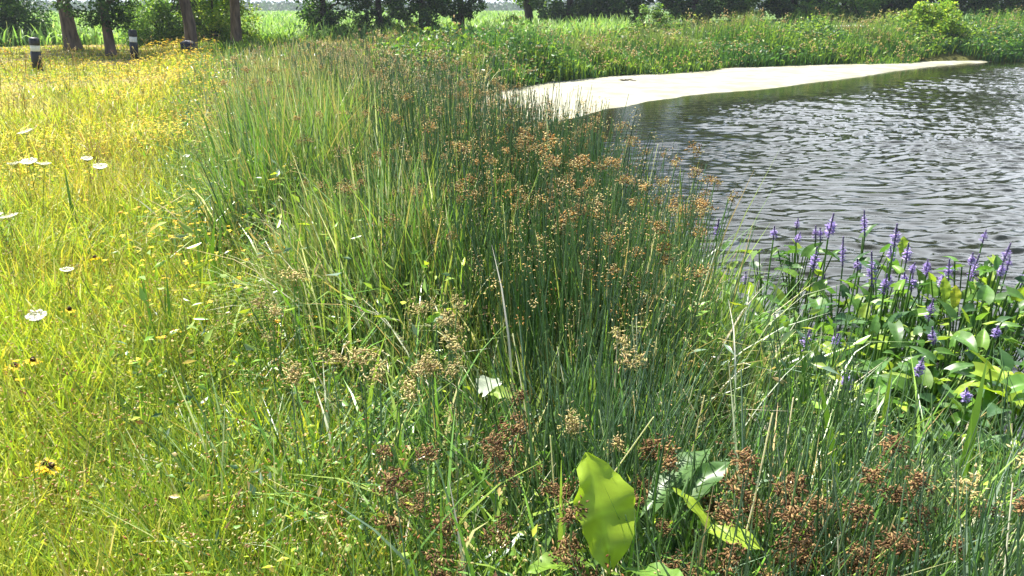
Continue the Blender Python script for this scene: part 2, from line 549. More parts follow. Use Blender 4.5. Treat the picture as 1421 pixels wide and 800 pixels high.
# ------------------------------------------------------------------ meadow grass (stuff)
LIME = (0.40, 0.48, 0.05); FRESH = (0.22, 0.35, 0.045); YEL = (0.50, 0.46, 0.06); STRAW = (0.60, 0.50, 0.24)
DEEP = (0.07, 0.13, 0.03); SEDGE_ = (0.085, 0.19, 0.03); RUST = (0.38, 0.17, 0.06)
g = Geo()
P2, d = polar(170000, 1.15, 46, -47, 14)
x, y = P2.T
lx = reed_left(y)
keep = ((x < lx + 0.38 + rng.normal(0, 0.25, len(x))) | ((y > 24) & (x < 1.5))) & (sdf(x, y) > 0.2)
x, y, d, lx = x[keep], y[keep], d[keep], lx[keep]; n = len(x)
z = height(x, y)
patch = vnoise(x, y, 0.8); patch2 = vnoise(x + 9, y, 2.6)
dry = np.clip((vnoise(x, y, 2.3) - 0.45) * 4, 0, 1) * np.clip((y - 8) / 9, 0, 1)
mown = np.clip((y - 15) / 4, 0, 1) * np.clip((-x - 0.42 * y) / 1.5, 0, 1)
h = rng.uniform(0.18, 0.52, n) * (0.7 + 0.6 * patch) * (1 - 0.5 * dry) * (1 - 0.68 * mown)
w = np.maximum(rng.uniform(0.004, 0.0135, n), 0.0012 * d * rng.uniform(0.7, 1.4, n))
cA = pick(n, [LIME, FRESH, YEL, STRAW, DEEP], [4, 3.2, 2.2, 0.8, 0.9])
cB = pick(n, [YEL, STRAW, LIME, RUST], [4, 1.3, 3.4, 0.4])
f = np.clip(0.25 + 0.9 * (patch2 - 0.4) + 0.03 * (y - 4) + rng.normal(0, 0.25, n), 0, 1)[:, None]
near_reed = np.clip((x - (lx - 0.7)) / 1.0, 0, 1)[:, None]
c = cA * (1 - f) + cB * f
c = c * (1 - near_reed) + pick(n, [FRESH, DEEP, LIME, SEDGE_], [3, 3, 1, 3]) * near_reed
rusty = np.clip((vnoise(x + 20, y, 0.9) - 0.55) * 4, 0, 0.4)[:, None] * np.clip((y[:, None] - 2.6) / 1.5, 0, 1) * (1 - near_reed) * (rng.random((n, 1)) < 0.55)
c = c * (1 - rusty) + np.array([RUST]) * rusty
c = c * (1 - dry[:, None] * 0.6) + np.array([0.52, 0.42, 0.22])[None] * dry[:, None] * 0.6
th0 = rng.uniform(0.0, 0.45, n); th1 = th0 + rng.uniform(0.1, 1.5, n)
az = rng.uniform(0, 2 * math.pi, n)
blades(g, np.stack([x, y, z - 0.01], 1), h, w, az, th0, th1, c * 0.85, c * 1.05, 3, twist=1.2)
# coarse lime blades near the viewer
P2, d = polar(26000, 1.2, 8, -46, 6)
x, y = P2.T; keep = (x < reed_left(y) + 0.6) & (sdf(x, y) > 0.2); x, y, d = x[keep], y[keep], d[keep]; n = len(x)
k0 = np.clip(vnoise(x, y, 0.5) * 1.6 - 0.2, 0, 1); th0 = rng.uniform(0, 0.4, n)
c = pick(n, [(0.36, 0.46, 0.04), LIME, FRESH, YEL], [3, 3, 1.5, 1.5])
blades(g, np.stack([x, y, height(x, y)], 1), rng.uniform(0.22, 0.44, n) * (0.6 + 0.6 * k0), rng.uniform(0.008, 0.017, n), rng.uniform(0, 6.28, n), th0, th0 + rng.uniform(0.1, 1.2, n), c * 0.85, c * 1.05, 4, twist=0.8)
# fine leaves of low herbs between the blades
P2, d = polar(90000, 1.15, 40, -47, 12)
x, y = P2.T; keep = (x < reed_left(y) + 0.4) & (sdf(x, y) > 0.2); x, y, d = x[keep], y[keep], d[keep]; n = len(x)
z = height(x, y) + rng.uniform(0.04, 0.42, n) * (0.6 + 0.6 * vnoise(x, y, 0.8)) * (1 - 0.68 * np.clip((y - 15) / 4, 0, 1) * np.clip((-x - 0.42 * y) / 1.5, 0, 1))
L = np.maximum(rng.uniform(0.008, 0.03, n), 0.0022 * d)
leaf_bits(g, np.stack([x, y, z], 1), rand_dirs(n, -0.4, 0.9), L, L * rng.uniform(0.25, 0.5, n), pick(n, [LIME, FRESH, YEL, DEEP, RUST], [4, 3, 3, 1.2, 0.4]))
# pale seed stalks
P2, d = polar(3200, 1.3, 40, -47, 10)
x, y = P2.T; keep = (x < reed_left(y) + 0.6) & (sdf(x, y) > 0.2); x, y, d = x[keep], y[keep], d[keep]; n = len(x)
tips = stems(g, np.stack([x, y, height(x, y)], 1), rng.uniform(0.4, 0.68, n), np.maximum(0.0012, 0.0004 * d), rng.uniform(0, 6.28, n), rng.uniform(0, 0.2, n),
             rng.uniform(0.2, 0.9, n), pick(n, [FRESH, STRAW], [1, 1]), pick(n, [STRAW, RUST, YEL], [3, 1.2, 2]), 3, 3)
k = 4
tp = np.repeat(tips, k, 0) + rng.normal(0, 0.018, (len(tips) * k, 3))
spikelets(g, tp, rand_dirs(len(tp), -0.6, 0.9), np.maximum(0.014, 0.0012 * np.repeat(d, k)), np.maximum(0.0028, 0.0004 * np.repeat(d, k)),
          np.repeat(pick(n, [STRAW, RUST, (0.45, 0.30, 0.12)], [3, 1, 1.3]), k, 0))
tag(link('meadow_grass', g.mesh('meadow_grass', M_grass)), 'sunlit yellow green meadow grass with straw stalks left of the reeds', 'grass', kind='stuff')

# yellow flowers strewn over the meadow (stuff)
g = Geo()
P2, d = polar(150000, 3.2, 40, -46, 2)
x, y = P2.T
dens = np.clip((vnoise(x, y, 1.1) - 0.35) * 2.2, 0, 1) * np.clip((y - 3.8) / 7, 0.03, 1) * np.interp(y, [14, 22], [1, 0.55]) * (0.35 + 0.65 * np.clip((x + 0.62 * y) / (0.18 * y), 0, 1))
keep = (rng.random(len(x)) < dens * 0.48) & (x < reed_left(y) + 0.9) & (sdf(x, y) > 0.3)
x, y, d = x[keep], y[keep], d[keep]; n = len(x)
z = height(x, y) + rng.uniform(0.24, 0.5, n) * (1 - 0.7 * np.clip((y - 15) / 4, 0, 1) * np.clip((-x - 0.42 * y) / 1.5, 0, 1))
pet = 5
c3 = np.repeat(np.stack([x, y, z], 1), pet, 0)
a = np.repeat(rng.uniform(0, 6.28, n), pet) + np.tile(np.arange(pet) * 2 * math.pi / pet, n)
dirs = np.stack([np.cos(a), np.sin(a), rng.uniform(-0.25, 0.5, len(a))], 1); dirs /= np.linalg.norm(dirs, axis=1, keepdims=True)
Ls = np.repeat(np.maximum(rng.uniform(0.014, 0.024, n), 0.0018 * d), pet)
leaf_bits(g, c3, dirs, Ls, Ls * 0.75, np.repeat(pick(n, [(0.85, 0.60, 0.02), (0.80, 0.66, 0.06), (0.80, 0.46, 0.02)], [4, 2, 1.2]), pet, 0), 0.1, np.tile([[0.0, 0, 1]], (len(a), 1)))
tag(link('meadow_flowers', g.mesh('meadow_flowers', M_petal)), 'small yellow wildflowers scattered through the meadow grass', 'wildflowers', kind='stuff')

# ------------------------------------------------------------------ reed bed (stuff): sedge blades, rush stems, seed heads and undergrowth
BLUEG = (0.145, 0.225, 0.135); RUSHG = (0.15, 0.245, 0.09); SEDGE = (0.11, 0.22, 0.04); SEDGEL = (0.24, 0.34, 0.06); DKG = (0.04, 0.09, 0.03)
DEAD = (0.70, 0.66, 0.50); TAN = (0.48, 0.36, 0.16); ORNG = (0.50, 0.28, 0.07); BRN = (0.13, 0.072, 0.035)


def reed_points(n, d0, d1, a0, a1, extra_l=0.3, extra_r=0.35):
    P2, d = polar(n, d0, d1, a0, a1)
    x, y = P2.T
    l, r = reed_left(y), shore_x(y) + extra_r
    r = np.where(y < 2.55, 4.5, r)
    # behind the bed the plants close up with the far bank
    keep = (x > l - extra_l) & (x < r) & (y < 27) & (sdf(x, y) > -0.55)
    x, y, d = x[keep], y[keep], d[keep]
    u = (x - reed_left(y)) / np.maximum(np.where(y < 3.4, 1.3, shore_x(y)) + 0.5 - reed_left(y), 0.5)
    return x, y, d, u


def stand_gap(x, y):
    # the stand is thin where it runs out over the pale bank, half way along the shore
    return 1 - 0.72 * np.clip((x - (shore_x(y) - 1.9)) / 0.7, 0, 1) * np.clip((y - 8.0) / 2.5, 0, 1) * np.clip((21 - y) / 3, 0, 1)


g = Geo()
# tall sedge blades, strongest along the landward half of the bed
x, y, d, u = reed_points(170000, 2.3, 28, -32, 24)
pr = np.where(u < 0.6, 0.95, 0.30) * np.clip((y - tall_front(x)) / 0.7, 0.0, 1) * np.clip(u * 5 + 0.25, 0, 1)
pr = pr * np.clip(vnoise(x, y, 0.55) * 1.9 - 0.30, 0.10, 1.1) * stand_gap(x, y)
pr = np.maximum(pr, 0)
k = rng.random(len(x)) < pr; x, y, d, u = x[k], y[k], d[k], u[k]; n = len(x)
ramp = np.clip(0.50 + u * 1.9 + rng.normal(0, 0.1, n), 0.3, 1.0) * np.clip(0.55 + 0.5 * (y - tall_front(x)), 0.4, 1)
h = rng.uniform(0.72, 1.32, n) * (0.62 + 0.62 * vnoise(x + 11, y, 0.75)) * np.interp(y, [8, 16], [1, 0.72]) * ramp * (0.75 + 0.45 * vnoise(x, y, 1.1))
w = np.maximum(rng.uniform(0.005, 0.017, n), 0.0013 * d)
c = pick(n, [SEDGE, SEDGEL, DKG, BLUEG, DEAD], [4, 2.2, 2.2, 2.6, 0.5])
tone = np.clip(vnoise(x + 33, y, 0.6) * 2.4 - 0.5, 0, 1)[:, None]
c = c * (1 - 0.55 * tone) + pick(n, [(0.22, 0.35, 0.05), (0.34, 0.36, 0.12), (0.44, 0.36, 0.17)], [2, 2, 1.2]) * 0.55 * tone
ct = np.where(rng.random((n, 1)) < np.interp(y, [7, 11], [0.09, 0.36])[:, None], np.array([TAN]), c * 1.15)
bend = rng.random(n)
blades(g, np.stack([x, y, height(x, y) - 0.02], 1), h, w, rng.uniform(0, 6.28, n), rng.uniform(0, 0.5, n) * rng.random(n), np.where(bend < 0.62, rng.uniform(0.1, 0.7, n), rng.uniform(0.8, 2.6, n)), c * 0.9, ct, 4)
# round rush stems, strongest along the water
x, y, d, u = reed_points(105000, 2.2, 28, -30, 28, 0.3, 0.4)
pr = np.where(u > 0.42, 0.95, 0.22) * np.clip((np.minimum(shore_x(y) + 0.4, 0.27 * y + 0.15) - x) / 0.6, 0, 1) * np.clip(vnoise(x + 5, y, 0.5) * 1.9 - 0.30, 0.12, 1.1) * stand_gap(x, y) * np.clip((y - tall_front(x)) / 0.5, 0, 1) * np.clip(u * 3, 0, 1)
k = rng.random(len(x)) < pr; x, y, d, u = x[k], y[k], d[k], u[k]; n = len(x)
h = rng.uniform(0.78, 1.36, n) * np.interp(0.27 * y + 0.15 - x, [0, 0.7], [0.66, 1]) * (0.70 + 0.52 * vnoise(x + 21, y, 0.6)) * np.interp(y, [8, 16], [1, 0.72]) * (0.85 + 0.25 * vnoise(x, y, 0.9)) * np.clip(0.72 + 0.25 * (y - tall_front(x)), 0.5, 1) * np.clip(0.5 + u * 1.4, 0, 1)
c = pick(n, [BLUEG, RUSHG, DKG, SEDGE, DEAD], [4.5, 3, 1.5, 1, 0.22])
tips = stems(g, np.stack([x, y, height(x, y) - 0.02], 1), h, np.maximum(rng.uniform(0.0024, 0.0046, n), 0.00056 * d), rng.uniform(0, 6.28, n), rng.uniform(0, 0.13, n), rng.uniform(0.02, 0.35, n), c, c * 1.15, 3, 3)
has = rng.random(n) < np.where(u > 0.45, 0.15, 0.11) * np.interp(y, [7, 11], [1, 3.2])
tips, dd = tips[has], d[has]; q = 13
tp = np.repeat(tips, q, 0) + rng.normal(0, 1, (len(tips) * q, 3)) * np.array([0.017, 0.017, 0.022]) - np.array([0, 0, 0.015])
spikelets(g, tp, rand_dirs(len(tp), -0.9, 0.6), np.maximum(0.014, 0.0015 * np.repeat(dd, q)), np.maximum(0.0021, 0.00034 * np.repeat(dd, q)),
          np.repeat(pick(len(tips), [ORNG, TAN, BRN, STRAW], [1.3, 3, 1.0, 2.4]), q, 0) * rng.uniform(0.6, 1.35, (len(tips) * q, 1)))
# dry, bent and broken blades leaning through the stand
x, y, d, u = reed_points(9000, 2.4, 22, -30, 26)
k = (rng.random(len(x)) < 0.34 * np.clip(vnoise(x, y, 0.5) * 2 - 0.4, 0.05, 1)) & (u > 0.16) & (y > tall_front(x) + 0.1); x, y, d = x[k], y[k], d[k]; n = len(x)
th0 = rng.uniform(0.1, 0.7, n)
c = pick(n, [DEAD, (0.72, 0.72, 0.62), (0.45, 0.48, 0.30), TAN], [1.6, 1.4, 3, 2])
blades(g, np.stack([x, y, height(x, y) + rng.uniform(0, 0.3, n)], 1), rng.uniform(0.4, 0.9, n), np.maximum(rng.uniform(0.004, 0.011, n), 0.0009 * d), rng.uniform(0, 6.28, n), th0, th0 + rng.uniform(0.2, 2.2, n), c, c, 5, power=2.5)
# narrow leaves of weeds climbing among the reeds
x, y, d, u = reed_points(16000, 2.6, 20, -30, 26)
k = rng.random(len(x)) < np.clip(vnoise(x + 60, y, 0.5) * 2.6 - 1.0, 0, 1); x, y, d = x[k], y[k], d[k]; n = len(x)
L = np.maximum(rng.uniform(0.025, 0.075, n), 0.005 * d)
leaf_bits(g, np.stack([x, y, height(x, y) + rng.uniform(0.15, 0.85, n)], 1), rand_dirs(n, -0.3, 0.9), L, L * rng.uniform(0.22, 0.45, n), pick(n, [SEDGEL, (0.20, 0.36, 0.05), BLUEG, LIME, TAN], [3, 3, 1.5, 1.2, 0.8]))
# undergrowth: short tangled blades and leaves that fill the foot of the bed
x, y, d, u = reed_points(44000, 1.25, 20, -36, 40, 0.2)
n = len(x)
nearf = np.clip((3.4 - np.hypot(x, y)) / 1.2, 0, 1)
wild = np.clip((x - (-0.25 * y + 0.05)) / 0.5, 0, 1)
h = rng.uniform(0.20, 0.60, n) * (0.55 + 0.9 * vnoise(x, y, 0.45)) * (1 + 0.22 * wild)
lime = np.clip((0.20 - u) * 3, 0, 0.8)[:, None] * nearf[:, None]
c = pick(n, [SEDGE, DKG, BLUEG, SEDGEL, DEAD, TAN], [3.2, 4.0, 2.4, 1.2, 0.5, 0.5])  # extra dark green puts the shade of the gaps into the colour
c = c * (1 - lime) + pick(n, [LIME, FRESH, SEDGEL, SEDGE], [1.5, 2, 2, 2]) * lime
th0 = rng.uniform(0, 0.6, n)
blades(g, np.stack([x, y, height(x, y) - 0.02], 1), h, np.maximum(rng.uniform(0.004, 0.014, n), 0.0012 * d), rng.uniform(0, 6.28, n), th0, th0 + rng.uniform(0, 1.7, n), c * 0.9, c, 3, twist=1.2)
# blades and stems standing among the broad leaves at the water's edge
n = 5200
x, y = rng.uniform(0.8, 3.6, n), rng.uniform(2.4, 5.0, n)
k = (sdf(x, y) > -0.95) & (x > shore_x(y)) & (rng.random(n) < 0.25 + 0.9 * vnoise(x, y, 0.4)); x, y = x[k], y[k]; n = len(x)
c = pick(n, [SEDGE, DKG, BLUEG, TAN, DEAD, BRN], [3, 3, 3, 0.8, 0.4, 0.5]); th0 = rng.uniform(0, 0.5, n)
blades(g, np.stack([x, y, height(x, y)], 1), rng.uniform(0.25, 0.75, n), rng.uniform(0.003, 0.009, n), rng.uniform(0, 6.28, n), th0, th0 + rng.uniform(0, 1.3, n), c * 0.9, c, 4)
# broad arching blades standing out of the foreground tangle
x, y, d, u = reed_points(5200, 1.4, 4.5, -30, 42, 0.0)
k = rng.random(len(x)) < np.clip((x - (-0.36 * y)) / 0.5, 0.1, 1) * (0.15 + 0.9 * vnoise(x, y, 0.35)); x, y, d = x[k], y[k], d[k]; n = len(x)
c = pick(n, [SEDGEL, SEDGE, (0.16, 0.32, 0.04), BLUEG, DEAD], [3, 3.4, 2.2, 1.6, 0.9]); th0 = rng.uniform(0, 0.45, n)
blades(g, np.stack([x, y, height(x, y) - 0.02], 1), rng.uniform(0.35, 0.85, n), rng.uniform(0.008, 0.019, n), rng.uniform(0, 6.28, n), th0, th0 + rng.uniform(0.1, 2.2, n), c * 0.9, c * 1.1, 6, twist=0.9, power=1.4)
# clumps of tall rush stems that carry the stand into the lower right corner
x, y, d, u = reed_points(8000, 1.5, 3.6, 0, 46, 0.0)
k = (x > 0.05) & (rng.random(len(x)) < np.clip(vnoise(x + 7, y, 0.3) * 2.4 - 0.75, 0, 1)); x, y, d = x[k], y[k], d[k]; n = len(x)
c = pick(n, [BLUEG, RUSHG, DKG, SEDGE, DEAD], [4, 3, 1.5, 1, 0.3])
stems(g, np.stack([x, y, height(x, y) - 0.02], 1), rng.uniform(0.5, 0.98, n) * (0.7 + 0.4 * vnoise(x, y, 0.4)), rng.uniform(0.0022, 0.0042, n), rng.uniform(0, 6.28, n), rng.uniform(0, 0.2, n), rng.uniform(0.05, 0.6, n), c, c * 1.1, 4, 4)
# thin rush stems standing in the near foreground
x, y, d, u = reed_points(5000, 1.25, 3.4, -12, 44, 0.0)
k = rng.random(len(x)) < 0.35 + 0.65 * np.clip((x + 0.3) / 0.8, 0, 1); x, y, d, u = x[k], y[k], d[k], u[k]; n = len(x)
c = pick(n, [BLUEG, RUSHG, DKG, SEDGE, DEAD], [3, 3, 2, 2, 0.7])
stems(g, np.stack([x, y, height(x, y) - 0.02], 1), rng.uniform(0.28, 0.66, n), rng.uniform(0.0014, 0.003, n), rng.uniform(0, 6.28, n), rng.uniform(0, 0.5, n), rng.uniform(0.1, 1.1, n), c, c * 1.15, 3, 3)
n2 = 13000
x, y, d, u = reed_points(n2, 1.3, 14, -30, 38, 0.1)
n = len(x)
L = np.maximum(rng.uniform(0.010, 0.04, n), 0.003 * d)
leaf_bits(g, np.stack([x, y, height(x, y) + rng.uniform(0.05, 0.55, n)], 1), rand_dirs(n, -0.3, 0.8), L, L * rng.uniform(0.3, 0.6, n), pick(n, [SEDGE, SEDGEL, DKG, LIME, TAN, BRN], [3, 2, 2, 1, 0.8, 0.6]))
tag(link('reed_bed', g.mesh('reed_bed', M_reed)), 'dense green mass of sedges and rushes along the pond edge', 'reeds', kind='stuff')

# ------------------------------------------------------------------ herbs of the far bank (stuff)
g = Geo()
n = 90000
x = rng.uniform(-9, 42, n); dep = rng.gamma(1.35, 1.7, n)
y = far_shore_y(x) - 0.25 + dep + (vnoise(x, x * 0, 1.5) - 0.5) * 1.4
left_ok = (x > reed_left(np.minimum(y, 27)) + 0.6) & (x > -3.4 + rng.normal(0, 0.5, n))
k = left_ok & (dep < 6.5); x, y, dep = x[k], y[k], dep[k]; n = len(x)
tall = 0.78 * (0.55 + 0.75 * np.clip(dep / 2.2, 0, 1)) * (0.25 + 0.85 * vnoise(x, y, 1.2) + 0.6 * vnoise(x + 50, y, 3.5))
hue = np.clip(vnoise(x + 3, y, 2.0) * 1.5 - 0.3, 0.05, 0.9)[:, None]
BG1, BG2, BG3 = np.array([0.09, 0.21, 0.04]), np.array([0.24, 0.36, 0.05]), np.array([0.05, 0.12, 0.05])
c = np.where(rng.random((n, 1)) < hue, BG2, BG1) * rng.uniform(0.7, 1.25, (n, 1))
c = np.where(rng.random((n, 1)) < 0.35, BG3, c)
topc = np.clip((vnoise(x + 70, y, 3.0) - 0.45) * 3, 0, 0.6)[:, None] * (dep > 1.5)[:, None]
c = c * (1 - topc) + np.array([[0.36, 0.34, 0.13]]) * topc
zz = height(x, y)
isb = rng.random(n) < np.clip(vnoise(x + 15, y, 2.4) * 1.8 - 0.35, 0.15, 0.85)
kb = isb
hb = tall[kb] * rng.uniform(0.7, 1.15, kb.sum())
tips = blades(g, np.stack([x, y, zz], 1)[kb], hb, rng.uniform(0.02, 0.045, kb.sum()), rng.uniform(0, 6.28, kb.sum()), rng.uniform(0, 0.2, kb.sum()), rng.uniform(0.1, 0.9, kb.sum()), c[kb] * 0.9, c[kb] * 1.1, 3)
kt = rng.random(len(tips)) < 0.035
tp = np.repeat(tips[kt], 4, 0) + rng.normal(0, 0.06, (kt.sum() * 4, 3))
spikelets(g, tp, rand_dirs(len(tp), -0.3, 1), 0.10, 0.022, np.repeat(pick(kt.sum(), [TAN, STRAW, (0.40, 0.33, 0.14)], [2, 2, 2]), 4, 0))
kl = ~isb
zl = zz[kl] + tall[kl] * rng.beta(1.6, 1.1, kl.sum())
L = rng.uniform(0.07, 0.19, kl.sum())
leaf_bits(g, np.stack([x[kl], y[kl], zl], 1), rand_dirs(kl.sum(), -0.5, 0.7), L, L * 0.55, c[kl])
tag(link('bank_undergrowth', g.mesh('bank_undergrowth', M_grass)), 'green herbs and grasses crowding the far shore above the pale bank', 'bank plants', kind='stuff')

# ------------------------------------------------------------------ corn crop behind the trees (stuff)
g = Geo()
n = 60000
dd = 44 * (260 / 44) ** rng.random(n); aa = rng.uniform(R(-42), R(8), n)
x, y = dd * np.sin(aa), dd * np.cos(aa)
y = np.round(y / 0.9) * 0.9 + rng.normal(0, 0.08, n)
h = rng.uniform(0.8, 1.3, n)
c = pick(n, [(0.22, 0.36, 0.09), (0.27, 0.40, 0.12), (0.17, 0.29, 0.07), (0.42, 0.46, 0.22)], [4, 3, 2, 0.5])
blades(g, np.stack([x, y, height(x, y)], 1), h, 0.0016 * dd + 0.02, rng.uniform(0, 6.28, n), rng.uniform(0, 0.3, n), rng.uniform(0.5, 2.2, n), c, c * 1.1, 3)
tag(link('corn_crop', g.mesh('corn_crop', M_grass)), 'rows of young green corn in the field behind the trees', 'crop', kind='stuff')

# far wood along the edge of the field and the hills behind it
g = Geo()
n = 26000
aa = rng.uniform(R(-48), R(40), n)
dd = rng.uniform(430, 560, n)
x, y = dd * np.sin(aa), dd * np.cos(aa)
top = 1.8 + 2.6 * vnoise(x, y * 0, 26) + 1.6 * vnoise(x, y * 0, 7)
z = height(x, y) + top * rng.beta(1.3, 1.0, n)
leaf_bits(g, np.stack([x, y, z], 1), rand_dirs(n), rng.uniform(1.2, 2.6, n), rng.uniform(0.9, 1.8, n), pick(n, [(0.04, 0.085, 0.03), (0.06, 0.11, 0.035), (0.03, 0.06, 0.03)], [2, 1, 2]))
tag(link('distant_woodland', g.mesh('distant_woodland', M_crown)), 'hazy blue line of far woodland beyond the field', 'woodland', kind='stuff')
hx = np.linspace(-3600, 3600, 160); hy = np.linspace(1500, 3400, 24)
HX, HY = np.meshgrid(hx, hy)
prof = np.sin(np.clip((HY - 1500) / 1900, 0, 1) * math.pi)
HZ = -3 + prof * (8 + 12 * vnoise(HX, HY, 600) + 4 * vnoise(HX, HY, 170))
ih = np.arange(160 * 24).reshape(24, 160)
gh = Geo(); gh.add(np.stack([HX, HY, HZ], -1).reshape(-1, 3), (0.05, 0.085, 0.04), quads=np.stack([ih[:-1, :-1], ih[:-1, 1:], ih[1:, 1:], ih[1:, :-1]], -1).reshape(-1, 4))
tag(link('hills', gh.mesh('hills', M_crown)), kind='structure')

# pale path on the rise behind the far bank
px_, pw = np.linspace(6, 60, 80), 0.9
py_ = 45 + 0.09 * (px_ - 10) + 0.6 * np.sin(px_ / 9)
V = []
for s in (-1, -0.33, 0.33, 1):
    V.append(np.stack([px_, py_ + s * pw, height(px_, py_ + s * pw) + 0.05 - 0.012 * abs(s)], 1))
V = np.array(V)
ip = np.arange(4 * 80).reshape(4, 80)
gp = Geo(); gp.add(V.reshape(-1, 3), (0.5, 0.5, 0.5), quads=np.stack([ip[:-1, :-1], ip[:-1, 1:], ip[1:, 1:], ip[1:, :-1]], -1).reshape(-1, 4))
tag(link('path', gp.mesh('path', plain_mat('pale_gravel', (0.46, 0.44, 0.40), 0.9, 0.5, 8, (0.36, 0.34, 0.31)))), kind='structure')


# ------------------------------------------------------------------ trees and shrubs
def tube(g, pts, rad, col, sides=10, rough=0.05):
    pts = np.asarray(pts, float); n = len(pts)
    tang = np.gradient(pts, axis=0); tang /= np.linalg.norm(tang, axis=1, keepdims=True)
    u = np.cross(tang, np.tile([[0.31, 0.95, 0.05]], (n, 1))); u /= np.linalg.norm(u, axis=1, keepdims=True)
    w = np.cross(tang, u)
    a = np.arange(sides) * 2 * math.pi / sides
    rr = np.asarray(rad)[:, None] * (1 + rng.uniform(-rough, rough, (n, sides)) + 0.06 * np.sin(a * 3 + 1)[None])
    V = pts[:, None] + rr[..., None] * (np.cos(a)[None, :, None] * u[:, None] + np.sin(a)[None, :, None] * w[:, None])
    ids = np.arange(n * sides).reshape(n, sides)
    q = np.stack([ids[:-1], np.roll(ids, -1, 1)[:-1], np.roll(ids, -1, 1)[1:], ids[1:]], -1).reshape(-1, 4)
    g.add(V.reshape(-1, 3), col, quads=q)


def clump_leaves(g, centres, rad, per, size, cols, wts, flat=0.8):
    k = len(centres)
    tone = rng.uniform(0.75, 1.3, k)
    c = np.repeat(centres, per, 0); n = len(c)
    off = rng.normal(0, 1, (n, 3)); off /= np.linalg.norm(off, axis=1, keepdims=True)
    off *= (rng.random((n, 1)) ** 0.45) * np.repeat(np.asarray(rad), per)[:, None]
    off[:, 2] *= flat
    dirs = rand_dirs(n, -0.9, 0.5)
    L = size * rng.uniform(0.6, 1.35, n)
    leaf_bits(g, c + off, dirs, L, L * rng.uniform(0.5, 0.75, n), pick(n, cols, wts) * np.repeat(tone, per)[:, None])


LEAF_DARK = ([(0.034, 0.078, 0.024), (0.06, 0.13, 0.03), (0.12, 0.21, 0.04)], [3, 3, 1.4])
LEAF_MID = ([(0.07, 0.15, 0.03), (0.13, 0.24, 0.04), (0.22, 0.33, 0.05)], [2, 3, 2])
LEAF_LIGHT = ([(0.11, 0.22, 0.03), (0.24, 0.37, 0.045), (0.38, 0.46, 0.06)], [2, 3, 2])


def tree(name, px, Y, label, r0, low, crown_r, top, leaf, size=0.16, bark=None, lean=(0, 0), bow=0.0, nclump=60, per=90, flare=1.5, low_r=None, group=None, rim=1.0, cat='tree'):
    """trunk with limbs and a crown of leaf clumps; low = height where the foliage begins"""
    X = at_y(px, 60, Y)[0]
    z0 = ground_z(X, Y)
    root = empty(name, (X, Y, z0), 0, label, cat, group)
    g = Geo()
    H = top * 0.72
    zs = np.concatenate([[-0.15, 0.0, 0.12, 0.35, 0.7], np.linspace(1.1, H, 9)])
    pts = np.stack([lean[0] * zs / H * 2 + bow * np.sin(zs * 1.5) , lean[1] * zs / H * 2, zs], 1)
    rad = r0 * (1 - 0.75 * np.clip(zs / H, 0, 1)) * (1 + (flare - 1) * np.exp(-np.maximum(zs, 0) / 0.28))
    tube(g, pts, rad, (0.2, 0.15, 0.1), 12)
    cz0 = max(low, 0.9)
    for b in range(9):
        zb = rng.uniform(max(low * 0.9, 1.2), H * 0.95); a = rng.uniform(0, 6.28)
        p0 = np.array([np.interp(zb, zs, pts[:, 0]), np.interp(zb, zs, pts[:, 1]), zb])
        ln = crown_r * rng.uniform(0.5, 0.85)
        t = np.linspace(0, 1, 6)[:, None]
        q = p0 + np.array([math.cos(a), math.sin(a), 0])[None] * ln * t + np.array([0, 0, 1.0]) * (ln * 0.55 * t - 0.1 * ln * t * t)
        q[1:-1] += rng.normal(0, 0.04 * ln, (4, 3))
        rb = np.interp(zb, zs, rad) * 0.5
        tube(g, q, rb * (1 - 0.8 * t[:, 0]), (0.2, 0.15, 0.1), 6)
    link('trunk', g.mesh('trunk', bark or M_bark), root)
    g = Geo()
    k = nclump
    v = rand_dirs(k, -1, 1) * (rng.random((k, 1)) ** 0.4)
    zc = (low + top) / 2
    cen = np.stack([v[:, 0] * crown_r, v[:, 1] * crown_r, zc + v[:, 2] * (top - low) / 2], 1)
    cen[:, 0] += lean[0] * cen[:, 2] / H * 2
    cr = rng.uniform(0.35, 0.62, k) * crown_r * 0.55
    clump_leaves(g, cen, cr, per, size * 1.35, *leaf)
    if low_r:                                       # drooping leafy sprays round the foot of the crown
        k2 = max(10, int(26 * low_r))
        a = rng.uniform(0, 6.28, k2); rr = low_r * np.sqrt(rng.random(k2)) * rim
        zz = rng.uniform(low, low + 1.7, k2)
        taper = np.clip((zz - low) / 1.0 + 0.4, 0.4, 1)
        cen = np.stack([rr * np.cos(a) * taper, rr * np.sin(a) * taper, zz], 1)
        clump_leaves(g, cen, rng.uniform(0.16, 0.36, k2) * (0.6 + 0.4 * low_r), 75, size, *leaf)
    link('crown', g.mesh('crown', M_crown), root)
    return root


